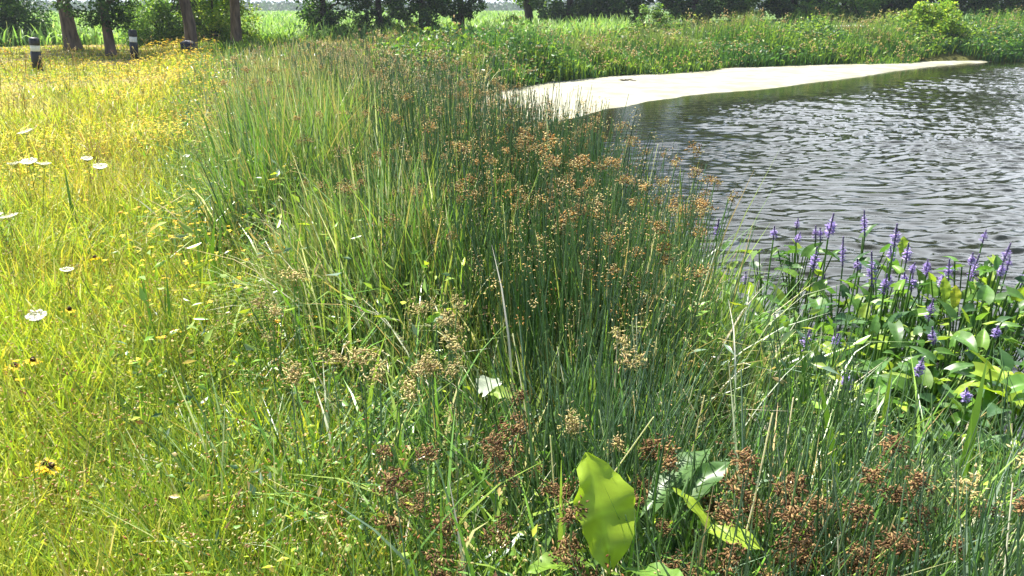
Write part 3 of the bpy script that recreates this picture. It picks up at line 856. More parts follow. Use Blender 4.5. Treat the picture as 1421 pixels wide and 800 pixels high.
def shrub(name, px, Y, label, hw, hgt, leaf, size=0.12, n=46, per=120, group=None, cat='shrub', lift=0.0):
    X = at_y(px, 60, Y)[0]
    root = empty(name, (X, Y, ground_z(X, Y)), 0, label, cat, group)
    g = Geo()
    for b in range(9):
        a = rng.uniform(0, 6.28); t = np.linspace(0, 1, 5)[:, None]
        e = np.array([math.cos(a) * hw * 0.6, math.sin(a) * hw * 0.6, hgt * rng.uniform(0.55, 0.85)])
        q = e[None] * np.concatenate([t, t, t ** 0.8], 1); q[1:] += rng.normal(0, 0.03, (4, 3))
        tube(g, q, 0.035 * (1 - 0.7 * t[:, 0]) * max(1, hgt / 2), (0.15, 0.1, 0.08), 5)
    link('trunk', g.mesh('trunk', M_bark_dark), root)
    g = Geo()
    v = rand_dirs(n, -0.25, 1) * (rng.random((n, 1)) ** 0.35)
    cen = np.stack([v[:, 0] * hw * 0.85, v[:, 1] * hw * 0.85, lift + 0.12 * hgt + np.maximum(v[:, 2], -0.1) * hgt * 0.78], 1)
    clump_leaves(g, cen, rng.uniform(0.2, 0.36, n) * hw * 0.8, per, size, *leaf)
    link('crown', g.mesh('crown', M_crown), root)
    return root


# by the bollards
shrub('evergreen_shrub', 8, 40, 'dark green evergreen with foliage to the ground, cut by the photo\'s left edge', 2.3, 4.6, LEAF_DARK, 0.13, 120, 150, cat='evergreen')
tree('tree', 100, 34, 'thick brown trunk with flared base between the two black bollards', 0.30, 2.7, 3.6, 10, LEAF_MID, 0.2, flare=1.42, bow=0.0, lean=(-0.1, 0))
tree('tree', 152, 29.6, 'slender tree with dark leaves hanging low round its forked trunk', 0.19, 1.15, 2.2, 8, LEAF_DARK, 0.11, flare=1.15, low_r=1.55)
tree('tree', 263, 31.5, 'crooked grey-brown trunk with a dark bin at its foot', 0.245, 2.6, 3.2, 10, LEAF_MID, 0.2, flare=1.1, bow=0.10)
tree('tree', 328, 38.5, 'straight pinkish-brown trunk at the right edge of the big light green shrub', 0.265, 2.9, 3.4, 11, LEAF_MID, 0.2, flare=1.15, lean=(0.3, 0))
shrub('broadleaf_shrub', 228, 39.5, 'darker green shrub on the left of the crooked trunk', 2.2, 3.3, LEAF_MID, 0.13, 100, 140)
shrub('broadleaf_shrub', 300, 40.5, 'big light green leafy shrub between two bare trunks', 2.3, 4.2, LEAF_LIGHT, 0.14, 110, 140)
# behind the reed bed
tree('tree', 452, 46, 'narrow dark tree leafy to its base, alone against the green field', 0.2, 0.35, 2.6, 10, LEAF_DARK, 0.16, M_bark_dark, low_r=1.45)
tree('tree', 528, 47, 'dark tree at the left end of the thick clump behind the reeds', 0.22, 0.5, 3.0, 10, LEAF_DARK, 0.16, M_bark_dark, low_r=1.75)
tree('tree', 588, 45, 'dark tree in the middle of the thick clump behind the reeds', 0.24, 0.5, 3.0, 10, LEAF_DARK, 0.16, M_bark_dark, low_r=1.6)
tree('tree', 640, 46, 'dark tree with pale forked trunk at the right end of the clump', 0.20, 1.15, 3.0, 10, LEAF_DARK, 0.16, M_bark, low_r=1.5, bow=0.05)
shrub('broadleaf_shrub', 565, 42.5, 'small bright yellow-green bush in front of the dark tree clump', 0.75, 1.55, LEAF_LIGHT, 0.13, 20, 70)
shrub('broadleaf_shrub', 492, 45, 'low light green bush in the gap left of the tree clump', 0.9, 1.25, LEAF_LIGHT, 0.13, 20, 70)
tree('tree', 738, 62, 'dark leaning trunk with sparse leaves in front of the blue hills', 0.34, 1.6, 4.0, 11, LEAF_MID, 0.2, M_bark_dark, lean=(-0.75, 0), nclump=40, low_r=1.6)
shrub('broadleaf_shrub', 703, 60, 'small light green bush left of the dark leaning trunk', 1.2, 1.9, LEAF_LIGHT, 0.15, 20, 70)
# wood on the right, beyond the path
right = [(790, 60, 2.6, LEAF_DARK, 'first dark tree right of the leaning trunk, full to the ground'),
         (850, 58, 2.7, LEAF_DARK, 'second dark tree right of the leaning trunk, beside a light bush'),
         (960, 56, 2.6, LEAF_DARK, 'dark tree right of the tall light green bush'),
         (1028, 58, 2.6, LEAF_MID, 'mid green tree with a slanting pale stem in the right-hand wood'),
         (1095, 57, 2.5, LEAF_DARK, 'very dark tree in the middle of the right-hand wood'),
         (1165, 60, 2.8, LEAF_MID, 'mid green tree left of the round bush by the water'),
         (1228, 62, 2.8, LEAF_DARK, 'dark tree just left of the round bright bush, over the path'),
         (1300, 61, 2.8, LEAF_DARK, 'dark tree standing straight behind the round bright bush'),
         (1368, 62, 2.8, LEAF_MID, 'mid green tree right of the round bright bush'),
         (1425, 61, 2.8, LEAF_DARK, 'dark tree at the right edge of the wood, half cut off')]
for px, Y, lr, lf, lab in right:
    tree('tree', px, Y, lab, rng.uniform(0.2, 0.3), 0.35, 3.9, rng.uniform(13, 17), lf, 0.22, M_bark_dark, low_r=lr, group='trees of the wood on the right', nclump=90, per=110)
shrub('broadleaf_shrub', 902, 42, 'tall light green bush rising above the far bank', 1.35, 2.0, LEAF_MID, 0.13, 36, 90)
shrub('broadleaf_shrub', 1288, 35.6, 'round bright green bush on the bank right above the water', 1.6, 2.0, LEAF_LIGHT, 0.12, 100, 140)
for px, Y, lab in ((1120, 52, 'low bush at the foot of the wood beside the pale path'), (1190, 53.5, 'low bush behind the pale path left of the round bush')):
    shrub('broadleaf_shrub', px, Y, lab, 1.6, 1.5, LEAF_MID, 0.16, 24, 80)


# ------------------------------------------------------------------ bollard lights and bin
def lathe(g, prof, col, sides=24, cap=True):
    a = np.arange(sides) * 2 * math.pi / sides
    V = np.array([[(r * math.cos(t), r * math.sin(t), z) for t in a] for r, z in prof])
    k = len(prof); ids = np.arange(k * sides).reshape(k, sides)
    g.add(V.reshape(-1, 3), col, quads=np.stack([ids[:-1], np.roll(ids, -1, 1)[:-1], np.roll(ids, -1, 1)[1:], ids[1:]], -1).reshape(-1, 4))


def bollard(px, py, top_py, label, tilt):
    X, Y, _ = at(px, py, 0)
    z0 = ground_z(X, Y)
    H = at_y(px, top_py, Y)[2] - z0
    root = empty('bollard_light', (X, Y, z0), 0, label, 'bollard', 'black bollard lights along the meadow')
    root.rotation_euler = (0, tilt, 0)
    r = 0.135
    for nm, prof, mat in (('post', [(0, -0.1), (r, -0.1), (r, H * 0.575), (r - 0.012, H * 0.59), (0, H * 0.59)], M_black),
                          ('lamp_lens', [(0, H * 0.593), (r - 0.02, H * 0.593), (r - 0.012, H * 0.61), (r - 0.012, H * 0.755), (r - 0.02, H * 0.77), (0, H * 0.77)], M_white),
                          ('cap', [(0, H * 0.773), (r, H * 0.773), (r + 0.004, H * 0.79), (r, H * 0.965), (r - 0.03, H * 0.995), (0, H)], M_black)):
        g = Geo(); lathe(g, prof, (0.1, 0.1, 0.1)); me = g.mesh(nm, mat)
        link(nm, me, root)
    g = Geo(); lathe(g, [(0, -0.02), (r + 0.05, -0.02), (r + 0.05, 0.02), (r + 0.04, 0.03), (0, 0.03)], (0.1, 0.1, 0.1))
    link('base_plate', g.mesh('base_plate', M_black), root)


bollard(53, 99, 52, 'nearer black bollard with white lamp band, leaning slightly, near the left edge', R(4))
bollard(187, 84, 41, 'farther slim black bollard with white lamp band, right of the low-leafed tree', R(5))

X, Y, _ = at(263, 81, 0)
z0 = ground_z(X, Y)
root = empty('litter_bin', (X, Y, z0), 0, 'small dark blue-black bin on a short post below the crooked trunk', 'bin')
g = Geo(); lathe(g, [(0, -0.05), (0.06, -0.05), (0.06, 0.2), (0, 0.2)], (0.1,) * 3, 12); link('post', g.mesh('post', M_bin), root)
g = Geo(); lathe(g, [(0, 0.18), (0.17, 0.19), (0.24, 0.28), (0.26, 0.42), (0.25, 0.44), (0, 0.44)], (0.1,) * 3); link('body', g.mesh('body', M_bin), root)
g = Geo(); lathe(g, [(0, 0.445), (0.265, 0.445), (0.25, 0.50), (0.17, 0.565), (0.06, 0.59), (0, 0.592)], (0.1,) * 3); link('lid', g.mesh('lid', M_bin), root)


# ------------------------------------------------------------------ bulrushes: individual plants with stems and seed clusters
def seed_cluster(name, cols, wts, spread=0.035, n=60, fat=0.8):
    g = Geo()
    rays_ = rand_dirs(7, -0.3, 1.0)
    ends = rays_ * rng.uniform(0.4, 1.0, (7, 1)) * spread
    for e in ends:
        blades(g, [[0, 0, 0]], float(np.linalg.norm(e)) + 0.004, 0.0016, math.atan2(e[1], e[0]), math.acos(np.clip(e[2] / (np.linalg.norm(e) + 1e-6), -1, 1)), 1.4, (0.2, 0.2, 0.06), (0.25, 0.2, 0.08), 2)
    c = np.repeat(ends, n // 7 + 1, 0) * rng.uniform(0.45, 1.08, (7 * (n // 7 + 1), 1))
    p = c + rng.normal(0, 0.008, c.shape)
    spikelets(g, p, rand_dirs(len(p), -0.8, 0.8), rng.uniform(0.009, 0.019, len(p)), rng.uniform(0.0018, 0.0034, len(p)) * fat, pick(len(p), cols, wts))
    return g.mesh(name, M_head)


HEADS = {'orange': [seed_cluster('flower_cluster', [ORNG, TAN, BRN, STRAW], [1.6, 3, 1.2, 1.2]) for _ in range(3)],
         'brown': [seed_cluster('flower_cluster', [BRN, (0.25, 0.145, 0.065), (0.42, 0.28, 0.12)], [3, 2.4, 1.6], 0.044, 120, 0.9) for _ in range(3)],
         'straw': [seed_cluster('flower_cluster', [STRAW, (0.50, 0.45, 0.16), TAN], [3, 2, 1.5], 0.042, 90) for _ in range(3)]}


def make_bulrush(kind, hmin, hmax, ns, spread, loc):
    root = empty('bulrush', loc, 0, 'x', 'bulrush')
    g = Geo()
    a = rng.uniform(0, 6.28, ns); rr = spread * np.sqrt(rng.random(ns))
    base = np.stack([rr * np.cos(a), rr * np.sin(a), np.full(ns, -0.03)], 1)
    c = pick(ns, [BLUEG, RUSHG, SEDGE], [3, 3, 1])
    tips = stems(g, base, rng.uniform(hmin, hmax, ns), rng.uniform(0.003, 0.0052, ns), rng.uniform(0, 6.28, ns), rng.uniform(0, 0.12, ns), rng.uniform(0.05, 0.3, ns), c, c * 1.15, 5, 5)
    nb = 3
    cb = pick(nb, [SEDGE, SEDGEL, DEAD], [3, 2, 0.7])
    blades(g, base[:nb], rng.uniform(hmin * 0.6, hmin, nb), rng.uniform(0.006, 0.010, nb), rng.uniform(0, 6.28, nb), rng.uniform(0, 0.25, nb), rng.uniform(0.5, 1.8, nb), cb, cb * 1.1, 6)
    link('foliage', g.mesh('foliage', M_reed), root)
    for t in tips[: max(2, int(ns * 0.45))]:
        o = link('flower_cluster', HEADS[kind][rng.integers(3)], root, t + np.array([0, 0, -0.004]))
        o.rotation_euler = (rng.uniform(-0.6, 0.6), rng.uniform(-0.6, 0.6), rng.uniform(0, 6.28))
        s = rng.uniform(0.8, 1.35); o.scale = (s, s, s)
    return root


def plant_bulrushes(kind, protos, pts, label, group, smin=0.88, smax=1.1):
    for i, (x, y) in enumerate(pts):
        s = rng.uniform(smin, smax); rz = rng.uniform(0, 6.28); loc = (x, y, ground_z(x, y))
        if i < len(protos):
            o = protos[i]; o.location = loc; o.rotation_euler = (0, 0, rz); o.scale = (s,) * 3; o['label'] = label; o['group'] = group
        else:
            copy_thing(protos[i % len(protos)], loc, rz, s, label, group)


def scatter(n, fx, y0, y1, ok=lambda x, y: True, mind=0.11):
    pts = []
    tries = 0
    while len(pts) < n and tries < 60000:
        tries += 1
        y = y0 * (y1 / y0) ** rng.random()
        x = fx(y)
        if not ok(x, y):
            continue
        if all((x - a) ** 2 + (y - b) ** 2 > mind * mind for a, b in pts):
            pts.append((x, y))
    return pts


sx = lambda y: float(shore_x(np.array([y]))[0])
rl = lambda y: float(reed_left(np.array([y]))[0])
# along the water, tallest, orange-brown heads
pts = scatter(110, lambda y: rng.uniform(sx(y) - 0.95, sx(y) + 0.2), 2.5, 9.5, lambda x, y: x < 0.25 * y and y > tall_front(x) + 0.1, 0.10)
plant_bulrushes('orange', [make_bulrush('orange', 1.0, 1.32, 7, 0.10, (0, 0, 0)) for _ in range(6)], pts,
                'tall blue-green bulrush with orange-brown seed clusters, at the water\'s edge', 'tall bulrushes along the water')
# in the middle of the bed
pts = scatter(90, lambda y: rng.uniform(rl(y) + 0.5, max(sx(y) - 0.9, rl(y) + 0.7)), 3.3, 11, lambda x, y: y > tall_front(x) + 0.2, 0.14)
plant_bulrushes('orange', [make_bulrush('orange', 0.85, 1.2, 6, 0.11, (0, 0, 0)) for _ in range(5)], pts,
                'green bulrush with tawny seed heads, inside the reed bed away from the water', 'bulrushes inside the reed bed')
# short brown-headed rushes at the photographer's feet
heads = [(730, 615), (760, 655), (690, 700), (745, 740), (800, 770), (930, 700), (990, 670), (1010, 750), (1060, 740), (1110, 715), (1130, 770), (1180, 740),
         (1220, 735), (1250, 770), (1090, 780), (1270, 700), (1320, 650), (1200, 690), (960, 780), (700, 640), (560, 660), (545, 715), (600, 780), (1150, 690), (1040, 700), (1370, 745), (735, 600), (700, 590), (650, 690), (905, 650), (960, 640), (1085, 700), (1140, 745), (1180, 780), (1240, 760), (920, 750), (1030, 780), (1290, 720), (1165, 715)]
pts = [at(px + rng.uniform(-8, 8), py, 0.55)[:2] for px, py in heads]
plant_bulrushes('brown', [make_bulrush('brown', 0.56, 0.80, 4, 0.06, (0, 0, 0)) for _ in range(5)], pts,
                'short rush with dark brown seed clusters, low in the near foreground', 'short brown-headed rushes in the foreground', 0.85, 1.0)
heads = [(600, 470), (620, 500), (610, 545), (590, 580), (520, 600), (855, 570), (890, 650), (780, 635), (1400, 720), (640, 570), (360, 480), (430, 600), (400, 450), (500, 590)]
pts = [at(px, py, 0.52)[:2] for px, py in heads]
plant_bulrushes('straw', [make_bulrush('straw', 0.58, 0.80, 4, 0.06, (0, 0, 0)) for _ in range(4)], pts,
                'short rush with fluffy straw-yellow seed clusters in the tangled grass', 'straw-headed rushes in the tangled grass', 0.9, 1.1)


# ------------------------------------------------------------------ broad leaves
def leaf_mesh(name, L, W, shape, col, curl=0.3, fold=0.18, wave=0.0, nu=12, nv=4, ragged=0.0):
    """a blade of real outline: shape gives the half width along the midrib"""
    g = Geo()
    ts = np.linspace(0, 1, nu + 1); vs = np.linspace(-1, 1, 2 * nv + 1)
    hw = np.interp(ts, *zip(*shape)) * W / 2
    V, C = [], []
    vein = rng.uniform(0.85, 1.15, nu + 1)
    rag = 1 + ragged * rng.uniform(-1, 1, (nu + 1, 2))
    for i, t in enumerate(ts):
        ang = curl * t
        cx = L * (math.sin(ang) / curl if abs(curl) > 1e-3 else t)
        cz = -L * ((1 - math.cos(ang)) / curl if abs(curl) > 1e-3 else 0)
        for v in vs:
            yy = v * hw[i] * rag[i, int(v > 0)]
            zz = cz + abs(v) ** 1.2 * hw[i] * fold * 2 + wave * W * math.sin(t * 17 + v * 2) * abs(v)
            back = -0.16 * L * abs(v) ** 2 * max(0, 1 - t * 3.0)           # heart-shaped lobes at the base
            V.append((cx + back, yy, zz))
            tint = np.asarray(col) * vein[i] * (1.22 if abs(v) < 0.01 else 1.0) * (rng.uniform(1 - ragged * 1.6, 1 + ragged * 0.6) if ragged else 1)
            C.append(tint)
    k = 2 * nv + 1
    ids = np.arange((nu + 1) * k).reshape(nu + 1, k)
    g.add(V, C, quads=np.stack([ids[:-1, :-1], ids[1:, :-1], ids[1:, 1:], ids[:-1, 1:]], -1).reshape(-1, 4))
    return g.mesh(name, M_broad)


HEART = [(0, 0.75), (0.12, 0.97), (0.28, 1.0), (0.5, 0.83), (0.72, 0.52), (0.9, 0.19), (1, 0.02)]
OVAL = [(0, 0.12), (0.15, 0.6), (0.4, 1.0), (0.65, 0.9), (0.85, 0.5), (1, 0.03)]
PGREEN = [(0.085, 0.19, 0.04), (0.11, 0.24, 0.04), (0.17, 0.31, 0.045), (0.06, 0.14, 0.045), (0.30, 0.42, 0.05)]
LEAVES = [leaf_mesh('leaf', rng.uniform(0.13, 0.19), rng.uniform(0.075, 0.12), HEART, PGREEN[i % 5], rng.uniform(0.2, 0.9), rng.uniform(0.1, 0.3), 0.02) for i in range(10)]


def spike_mesh(name, L, rad, cols, n=110):
    g = Geo()
    t = rng.random(n); a = rng.uniform(0, 6.28, n)
    rr = rad * np.clip(np.minimum(t * 6, (1 - t) * 2.2), 0.25, 1)
    p = np.stack([rr * 0.3 * np.cos(a), rr * 0.3 * np.sin(a), t * L], 1)
    dirs = np.stack([np.cos(a), np.sin(a), rng.uniform(-0.1, 0.7, n)], 1); dirs /= np.linalg.norm(dirs, axis=1, keepdims=True)
    leaf_bits(g, p, dirs, rr * rng.uniform(0.8, 1.25, n), rr * 0.62, pick(n, cols, [3, 2, 1]), 0.15, np.tile([[0, 0, 1.0]], (n, 1)))
    ph = np.stack([0 * t[:20], 0 * t[:20], np.linspace(0, L, 20)], 1)
    spikelets(g, ph, np.tile([[0, 0, 1.0]], (20, 1)), L / 12, rad * 0.3, (0.20, 0.16, 0.30))
    return g.mesh(name, M_petal)


PURP = [(0.30, 0.22, 0.56), (0.42, 0.34, 0.66), (0.58, 0.50, 0.76)]
SPIKES = [spike_mesh('flower_spike', L, r, PURP) for L, r in ((0.10, 0.017), (0.075, 0.015), (0.13, 0.017), (0.06, 0.014))]


def pickerelweed(x, y, top, nleaf, spikes, label, group='pickerelweed growing in the pond edge', reach=0.14):
    """leaves on upright stalks from the mud; spikes = list of (dx, dy, z of the foot of the spike above water, mesh index)"""
    z0 = min(ground_z(x, y), WATER)
    root = empty('pickerelweed', (x, y, z0), 0, label, 'pickerelweed', group)
    for i in range(nleaf):
        a = rng.uniform(0, 6.28); rr = reach * math.sqrt(rng.random()) + 0.02
        hz = (top - z0) * rng.uniform(0.5, 1.0)
        tip = Vector((rr * math.cos(a), rr * math.sin(a), hz))
        lf = link('leaf', LEAVES[rng.integers(len(LEAVES))], root, tip)
        lf.rotation_euler = (rng.uniform(-0.5, 0.5), rng.uniform(-1.25, 0.55), a + rng.uniform(-1.2, 1.2))
        s = rng.uniform(0.45, 0.85); lf.scale = (s, s, s)
        g = Geo(); t = np.linspace(0, 1, 6)[:, None]
        q = np.array(tip)[None] * np.concatenate([t ** 1.8, t ** 1.8, t], 1)
        tube(g, q, np.full(6, 0.0042), (0.12, 0.22, 0.05), 5, 0.0)
        link('leaf_stalk', g.mesh('leaf_stalk', M_broad), root)
    for dx, dy, hz, mi in spikes:
        foot = np.array([dx, dy, hz - z0])
        g = Geo(); t = np.linspace(0, 1, 7)[:, None]
        q = foot[None] * np.concatenate([t ** 1.6, t ** 1.6, t], 1)
        tube(g, q, np.linspace(0.006, 0.0045, 7), (0.13, 0.24, 0.06), 6, 0.0)
        link('flower_stem', g.mesh('flower_stem', M_broad), root)
        o = link('flower_spike', SPIKES[mi], root, foot); o.scale = (1.4, 1.4, rng.uniform(1.1, 1.6))
        o.rotation_euler = (rng.uniform(-0.2, 0.2), rng.uniform(-0.2, 0.2), rng.uniform(0, 6.28))
    return root


# spikes picked out in the photograph: pixel of the spike's foot, its mesh, how it can be told apart
SPK = [(1210, 400, 3.6, 2, 'pickerelweed with the tallest dark purple spike, beside a lime leaf'),
       (1226, 410, 3.5, 1, 'pickerelweed with a short plump spike right of the tallest dark one'),
       (1237, 366, 4.3, 1, 'pickerelweed with a thin spike between the tallest spike and a taller pale one'),
       (1257, 366, 4.4, 0, 'pickerelweed whose bright violet spike stands clear against the ripples'),
       (1264, 380, 4.3, 3, 'pickerelweed with a stubby spike just below the clear violet one'),
       (1316, 392, 4.4, 0, 'pickerelweed with violet spike left of the one nearest the open water'),
       (1343, 396, 4.6, 2, 'pickerelweed with a long lilac spike set against open water'),
       (1397, 376, 4.8, 1, 'lone pickerelweed spike farthest out toward the right-hand water'),
       (1285, 385, 4.5, 3, 'pickerelweed with a small faded spike in front of rippled water'),
       (1288, 447, 3.7, 1, 'pickerelweed with deep purple spike in the middle of the broad leaves'),
       (1295, 480, 3.4, 3, 'pickerelweed with pale spike just under the deep purple one'),
       (1272, 524, 3.0, 3, 'pickerelweed with a dark little spike low among the shaded leaves'),
       (1128, 378, 4.0, 0, 'pickerelweed with violet spike at the left end of the leafy patch'),
       (1132, 334, 4.9, 1, 'pickerelweed with twin lilac spikes against water above the reeds'),
       (1073, 334, 4.8, 1, 'pickerelweed with pink-lilac spike among the orange seed heads'),
       (1105, 318, 5.2, 3, 'pickerelweed with faint lilac spike farthest back near the seed heads'),
       (1113, 490, 3.2, 1, 'pickerelweed with lilac spike bending in front of the rush stems'),
       (1158, 484, 3.2, 3, 'pickerelweed with a short blue-violet spike right of the rush stems'),
       (1174, 544, 2.85, 1, 'pickerelweed with a wilted bluish spike deep in the dark tangle'),
       (1380, 470, 3.6, 3, 'pickerelweed with washed-out lilac spike by the bright lime leaves on the right'),
       (1412, 700, 2.3, 3, 'pickerelweed with a dark spike low at the right-hand edge'),
       (1340, 560, 2.9, 3, 'pickerelweed with a faint spike behind the tall green blades on the right'),
       (842, 330, 4.4, 3, 'stray pickerelweed with a lilac spike inside the bulrushes'),
       (1415, 400, 4.4, 0, 'pickerelweed with lilac spike cut by the right edge above the leaves')]
for px, py, Y, mi, lab in SPK:
    x, y, z = at_y(px, py, Y)
    ln = (0.10, 0.075, 0.13, 0.06)[mi]
    sp_ = [(0.0, 0.0, z, mi)]
    if 'twin' in lab:
        sp_.append((0.04, 0.02, z - 0.01, 1))
    lean = rng.uniform(-0.04, 0.04, 2)
    sp_ = [(dx + lean[0], dy + lean[1], hz, k) for dx, dy, hz, k in sp_]
    pickerelweed(x - lean[0], y - lean[1], min(z - 0.05, 0.30), int(rng.integers(7, 11)), sp_, lab)
for i in range(22):
    px, py, Y = rng.uniform(900, 1421), rng.uniform(305, 390), rng.uniform(4.0, 5.2)
    x, y, z = at_y(px, py, Y)
    mi = int(rng.integers(0, 4))
    pickerelweed(x, y, min(z - 0.04, 0.26), int(rng.integers(5, 8)), [(rng.uniform(-0.05, 0.05), 0.0, z - 0.08, mi)], 'pickerelweed with a slim lilac spike in the back row against the water', 'back row of pickerelweed in flower')
# leafy plants without a flower that fill the patch
for i in range(64):
    for _ in range(200):
        px, py = rng.uniform(965, 1440), rng.uniform(380, 590)
        x, y, _z = at(px, py, 0.12)
        if sdf([x], [y])[0] < 0.9 and y > 2.6:
            break
    pickerelweed(x, y, rng.uniform(0.08, 0.26), int(rng.integers(7, 12)), [], 'flowerless pickerelweed, only broad green heart-shaped leaves at the water\'s edge', 'flowerless pickerelweed in the leafy patch', 0.17)

# ------------------------------------------------------------------ docks and other broad-leaved plants in the foreground
def dock(px, py, z, label, leaves, cat='broad-leaved plant', name='dock_plant'):
    """leaves = list of (length, width, colour, yaw, pitch, roll, dx, dz)"""
    x, y, _ = at(px, py, z)
    z0 = ground_z(x, y)
    root = empty(name, (x, y, z0), 0, label, cat)
    for L, W, c, yaw, pit, rol, dx, dz in leaves:
        p = np.array([dx, 0, z - z0 + dz])
        lf = link('leaf', leaf_mesh('leaf', L, W, OVAL, c, 0.4, 0.14, 0.06, 22, 5, 0.09), root, p)
        lf.rotation_euler = (rol, pit, yaw)
        g = Geo(); t = np.linspace(0, 1, 5)[:, None]
        tube(g, p[None] * np.concatenate([t ** 2, t ** 2, t], 1), np.full(5, 0.004), (0.2, 0.28, 0.06), 5, 0)
        link('stalk', g.mesh('stalk', M_broad), root)


BRT = (0.31, 0.44, 0.03)
dock(846, 752, 0.58, 'dock with one big upright yellow-green leaf glowing in the light', [(0.235, 0.165, BRT, R(105), R(-66), 0.25, 0, -0.04), (0.15, 0.08, (0.2, 0.34, 0.04), R(200), R(-20), 0.2, -0.05, -0.06), (0.16, 0.08, (0.16, 0.30, 0.05), R(-40), R(-25), -0.2, 0.05, -0.08)])
dock(905, 705, 0.50, 'dock with a grey-green shining leaf right behind the glowing one', [(0.26, 0.11, (0.10, 0.19, 0.06), R(45), R(-28), -0.3, 0, 0), (0.2, 0.08, (0.10, 0.22, 0.05), R(20), R(-40), 0.2, 0.05, 0)])
dock(985, 735, 0.52, 'dock with small notched yellow-green leaves right of the glowing leaf', [(0.13, 0.05, BRT, R(130), R(-40), 0.3, 0, 0), (0.13, 0.06, (0.30, 0.42, 0.04), R(-30), R(-5), 0.2, 0, 0)])
dock(670, 545, 0.55, 'small plant with one pale grey-white leaf catching the sun', [(0.12, 0.085, (0.42, 0.47, 0.36), R(70), R(-8), 0.1, 0, 0), (0.09, 0.05, SEDGEL, R(-10), R(-5), 0.4, 0.02, 0)])
dock(590, 355, 0.55, 'plant with pale shiny leaves in the middle of the tall sedge', [(0.12, 0.06, (0.5, 0.52, 0.42), R(a), R(-5 + b), 0.2, 0, 0.02 * b) for a, b in ((0, 0), (70, 1), (160, -1))])
dock(835, 470, 0.35, 'bright green leafy plant inside the bulrush stems', [(0.12, 0.06, (0.22, 0.36, 0.04), R(a), R(-50), 0.2, 0.02, 0.03 * b) for a, b in ((60, 0), (120, 1), (-30, -1))])
dock(540, 400, 0.4, 'yellow-green leafy sprig left of the pale fallen blades', [(0.13, 0.05, (0.26, 0.38, 0.05), R(a), R(-35), 0.2, 0, 0.03 * b) for a, b in ((160, 0), (60, 1), (110, 2))])
dock(1400, 545, 0.12, 'lime green broad-leaved plant at the right edge under the spikes', [(0.2, 0.1, BRT, R(a), R(-20 + 8 * b), 0.2, 0, 0.03 * b) for a, b in ((30, 0), (80, 1), (170, -1))])
dock(1410, 570, 0.0, 'second lime green plant below the first at the right edge', [(0.18, 0.09, BRT, R(a), R(-30), 0.2, 0, 0.02 * b) for a, b in ((60, 0), (130, 1))])
dock(1255, 345, 0.25, 'upright lime leaf standing beside the tallest purple spike', [(0.13, 0.075, BRT, R(80), R(-75), 0.0, 0, -0.05)])
dock(1310, 420, 0.15, 'pair of lime leaves in front of the open water', [(0.13, 0.06, BRT, R(80), R(-70), 0.0, 0, 0.02), (0.12, 0.06, (0.45, 0.50, 0.03), R(70), R(-75), 0.1, 0.06, -0.02)])


# ------------------------------------------------------------------ tall single blades (cattail leaves) and dead bent ones
def blade_plant(name, px, py, z, label, specs, cat, col, group=None):
    """specs: (length, width, az, lean, bend, dx)"""
    x, y, _ = at(px, py, z)
    z0 = ground_z(x, y)
    root = empty(name, (x, y, z0), 0, label, cat, group)
    for L, W, az, t0, t1, dx in specs:
        W *= 1.35
        g = Geo(); c = np.asarray(col) * rng.uniform(0.9, 1.1)
        blades(g, [[dx, 0, -0.02]], L, W, R(az), R(t0), R(t1), c * 0.9, c * 1.05, 9, np.interp(np.linspace(0, 1, 10), [0, 0.2, 0.75, 1], [0.8, 1, 0.75, 0.05]), 0.5, 1.6, R(rng.uniform(-35, 35)))
        link('blade', g.mesh('blade', M_reed), root)
    return root


CAT = (0.17, 0.32, 0.035)
blade_plant('cattail', 1165, 800, -0.1, 'cattail with a bright green blade leaning left out of the brown rushes', [(0.80, 0.022, 150, 6, 22, 0), (0.5, 0.018, 30, 5, 20, 0.04), (0.62, 0.016, 60, 2, 10, 0.08)], 'cattail', CAT)
blade_plant('cattail', 1208, 690, -0.1, 'cattail with a single straight lime blade lit from behind', [(0.72, 0.020, 80, 0, 6, 0)], 'cattail', (0.25, 0.40, 0.04))
blade_plant('cattail', 1305, 800, -0.1, 'cattail with several wide green blades near the lower right edge', [(0.85, 0.026, 60, 4, 16, 0), (0.7, 0.022, 100, 2, 10, 0.03), (0.6, 0.016, 20, 8, 22, 0.06)], 'cattail', CAT)
blade_plant('cattail', 1095, 700, -0.15, 'cattail with a grey-green blade left of the lime one', [(0.78, 0.018, 90, 2, 8, 0), (0.6, 0.014, 140, 4, 20, 0.03)], 'cattail', (0.11, 0.24, 0.05))
blade_plant('cattail', 240, 545, 0, 'upright sword-leaved clump standing alone on the meadow side', [(0.62, 0.014, a, 2, 9, dx) for a, dx in ((20, 0), (80, 0.03), (150, -0.03), (200, 0.05), (300, -0.05))], 'sword-leaved plant', (0.09, 0.2, 0.035))
blade_plant('cattail', 300, 470, 0, 'wide green blades at the edge of the reeds beside the meadow', [(0.72, 0.018, a, 2, 14, dx) for a, dx in ((30, 0), (60, 0.05), (100, -0.04), (170, 0.08))], 'sword-leaved plant', CAT)
blade_plant('cattail', 110, 345, 0, 'lone dark green stalk rising from the yellow meadow', [(0.62, 0.02, 90, 0, 4, 0), (0.36, 0.015, 140, 3, 15, 0.03)], 'stalk', (0.08, 0.17, 0.04))
blade_plant('cattail', 330, 330, 0, 'long dark blades crossing at the left rim of the reeds', [(1.15, 0.018, a, t0, t1, dx) for a, t0, t1, dx in ((160, 6, 22, 0), (120, 4, 12, 0.06), (60, 2, 20, 0.1))], 'sword-leaved plant', (0.075, 0.17, 0.035))
PALE = (0.66, 0.64, 0.50)
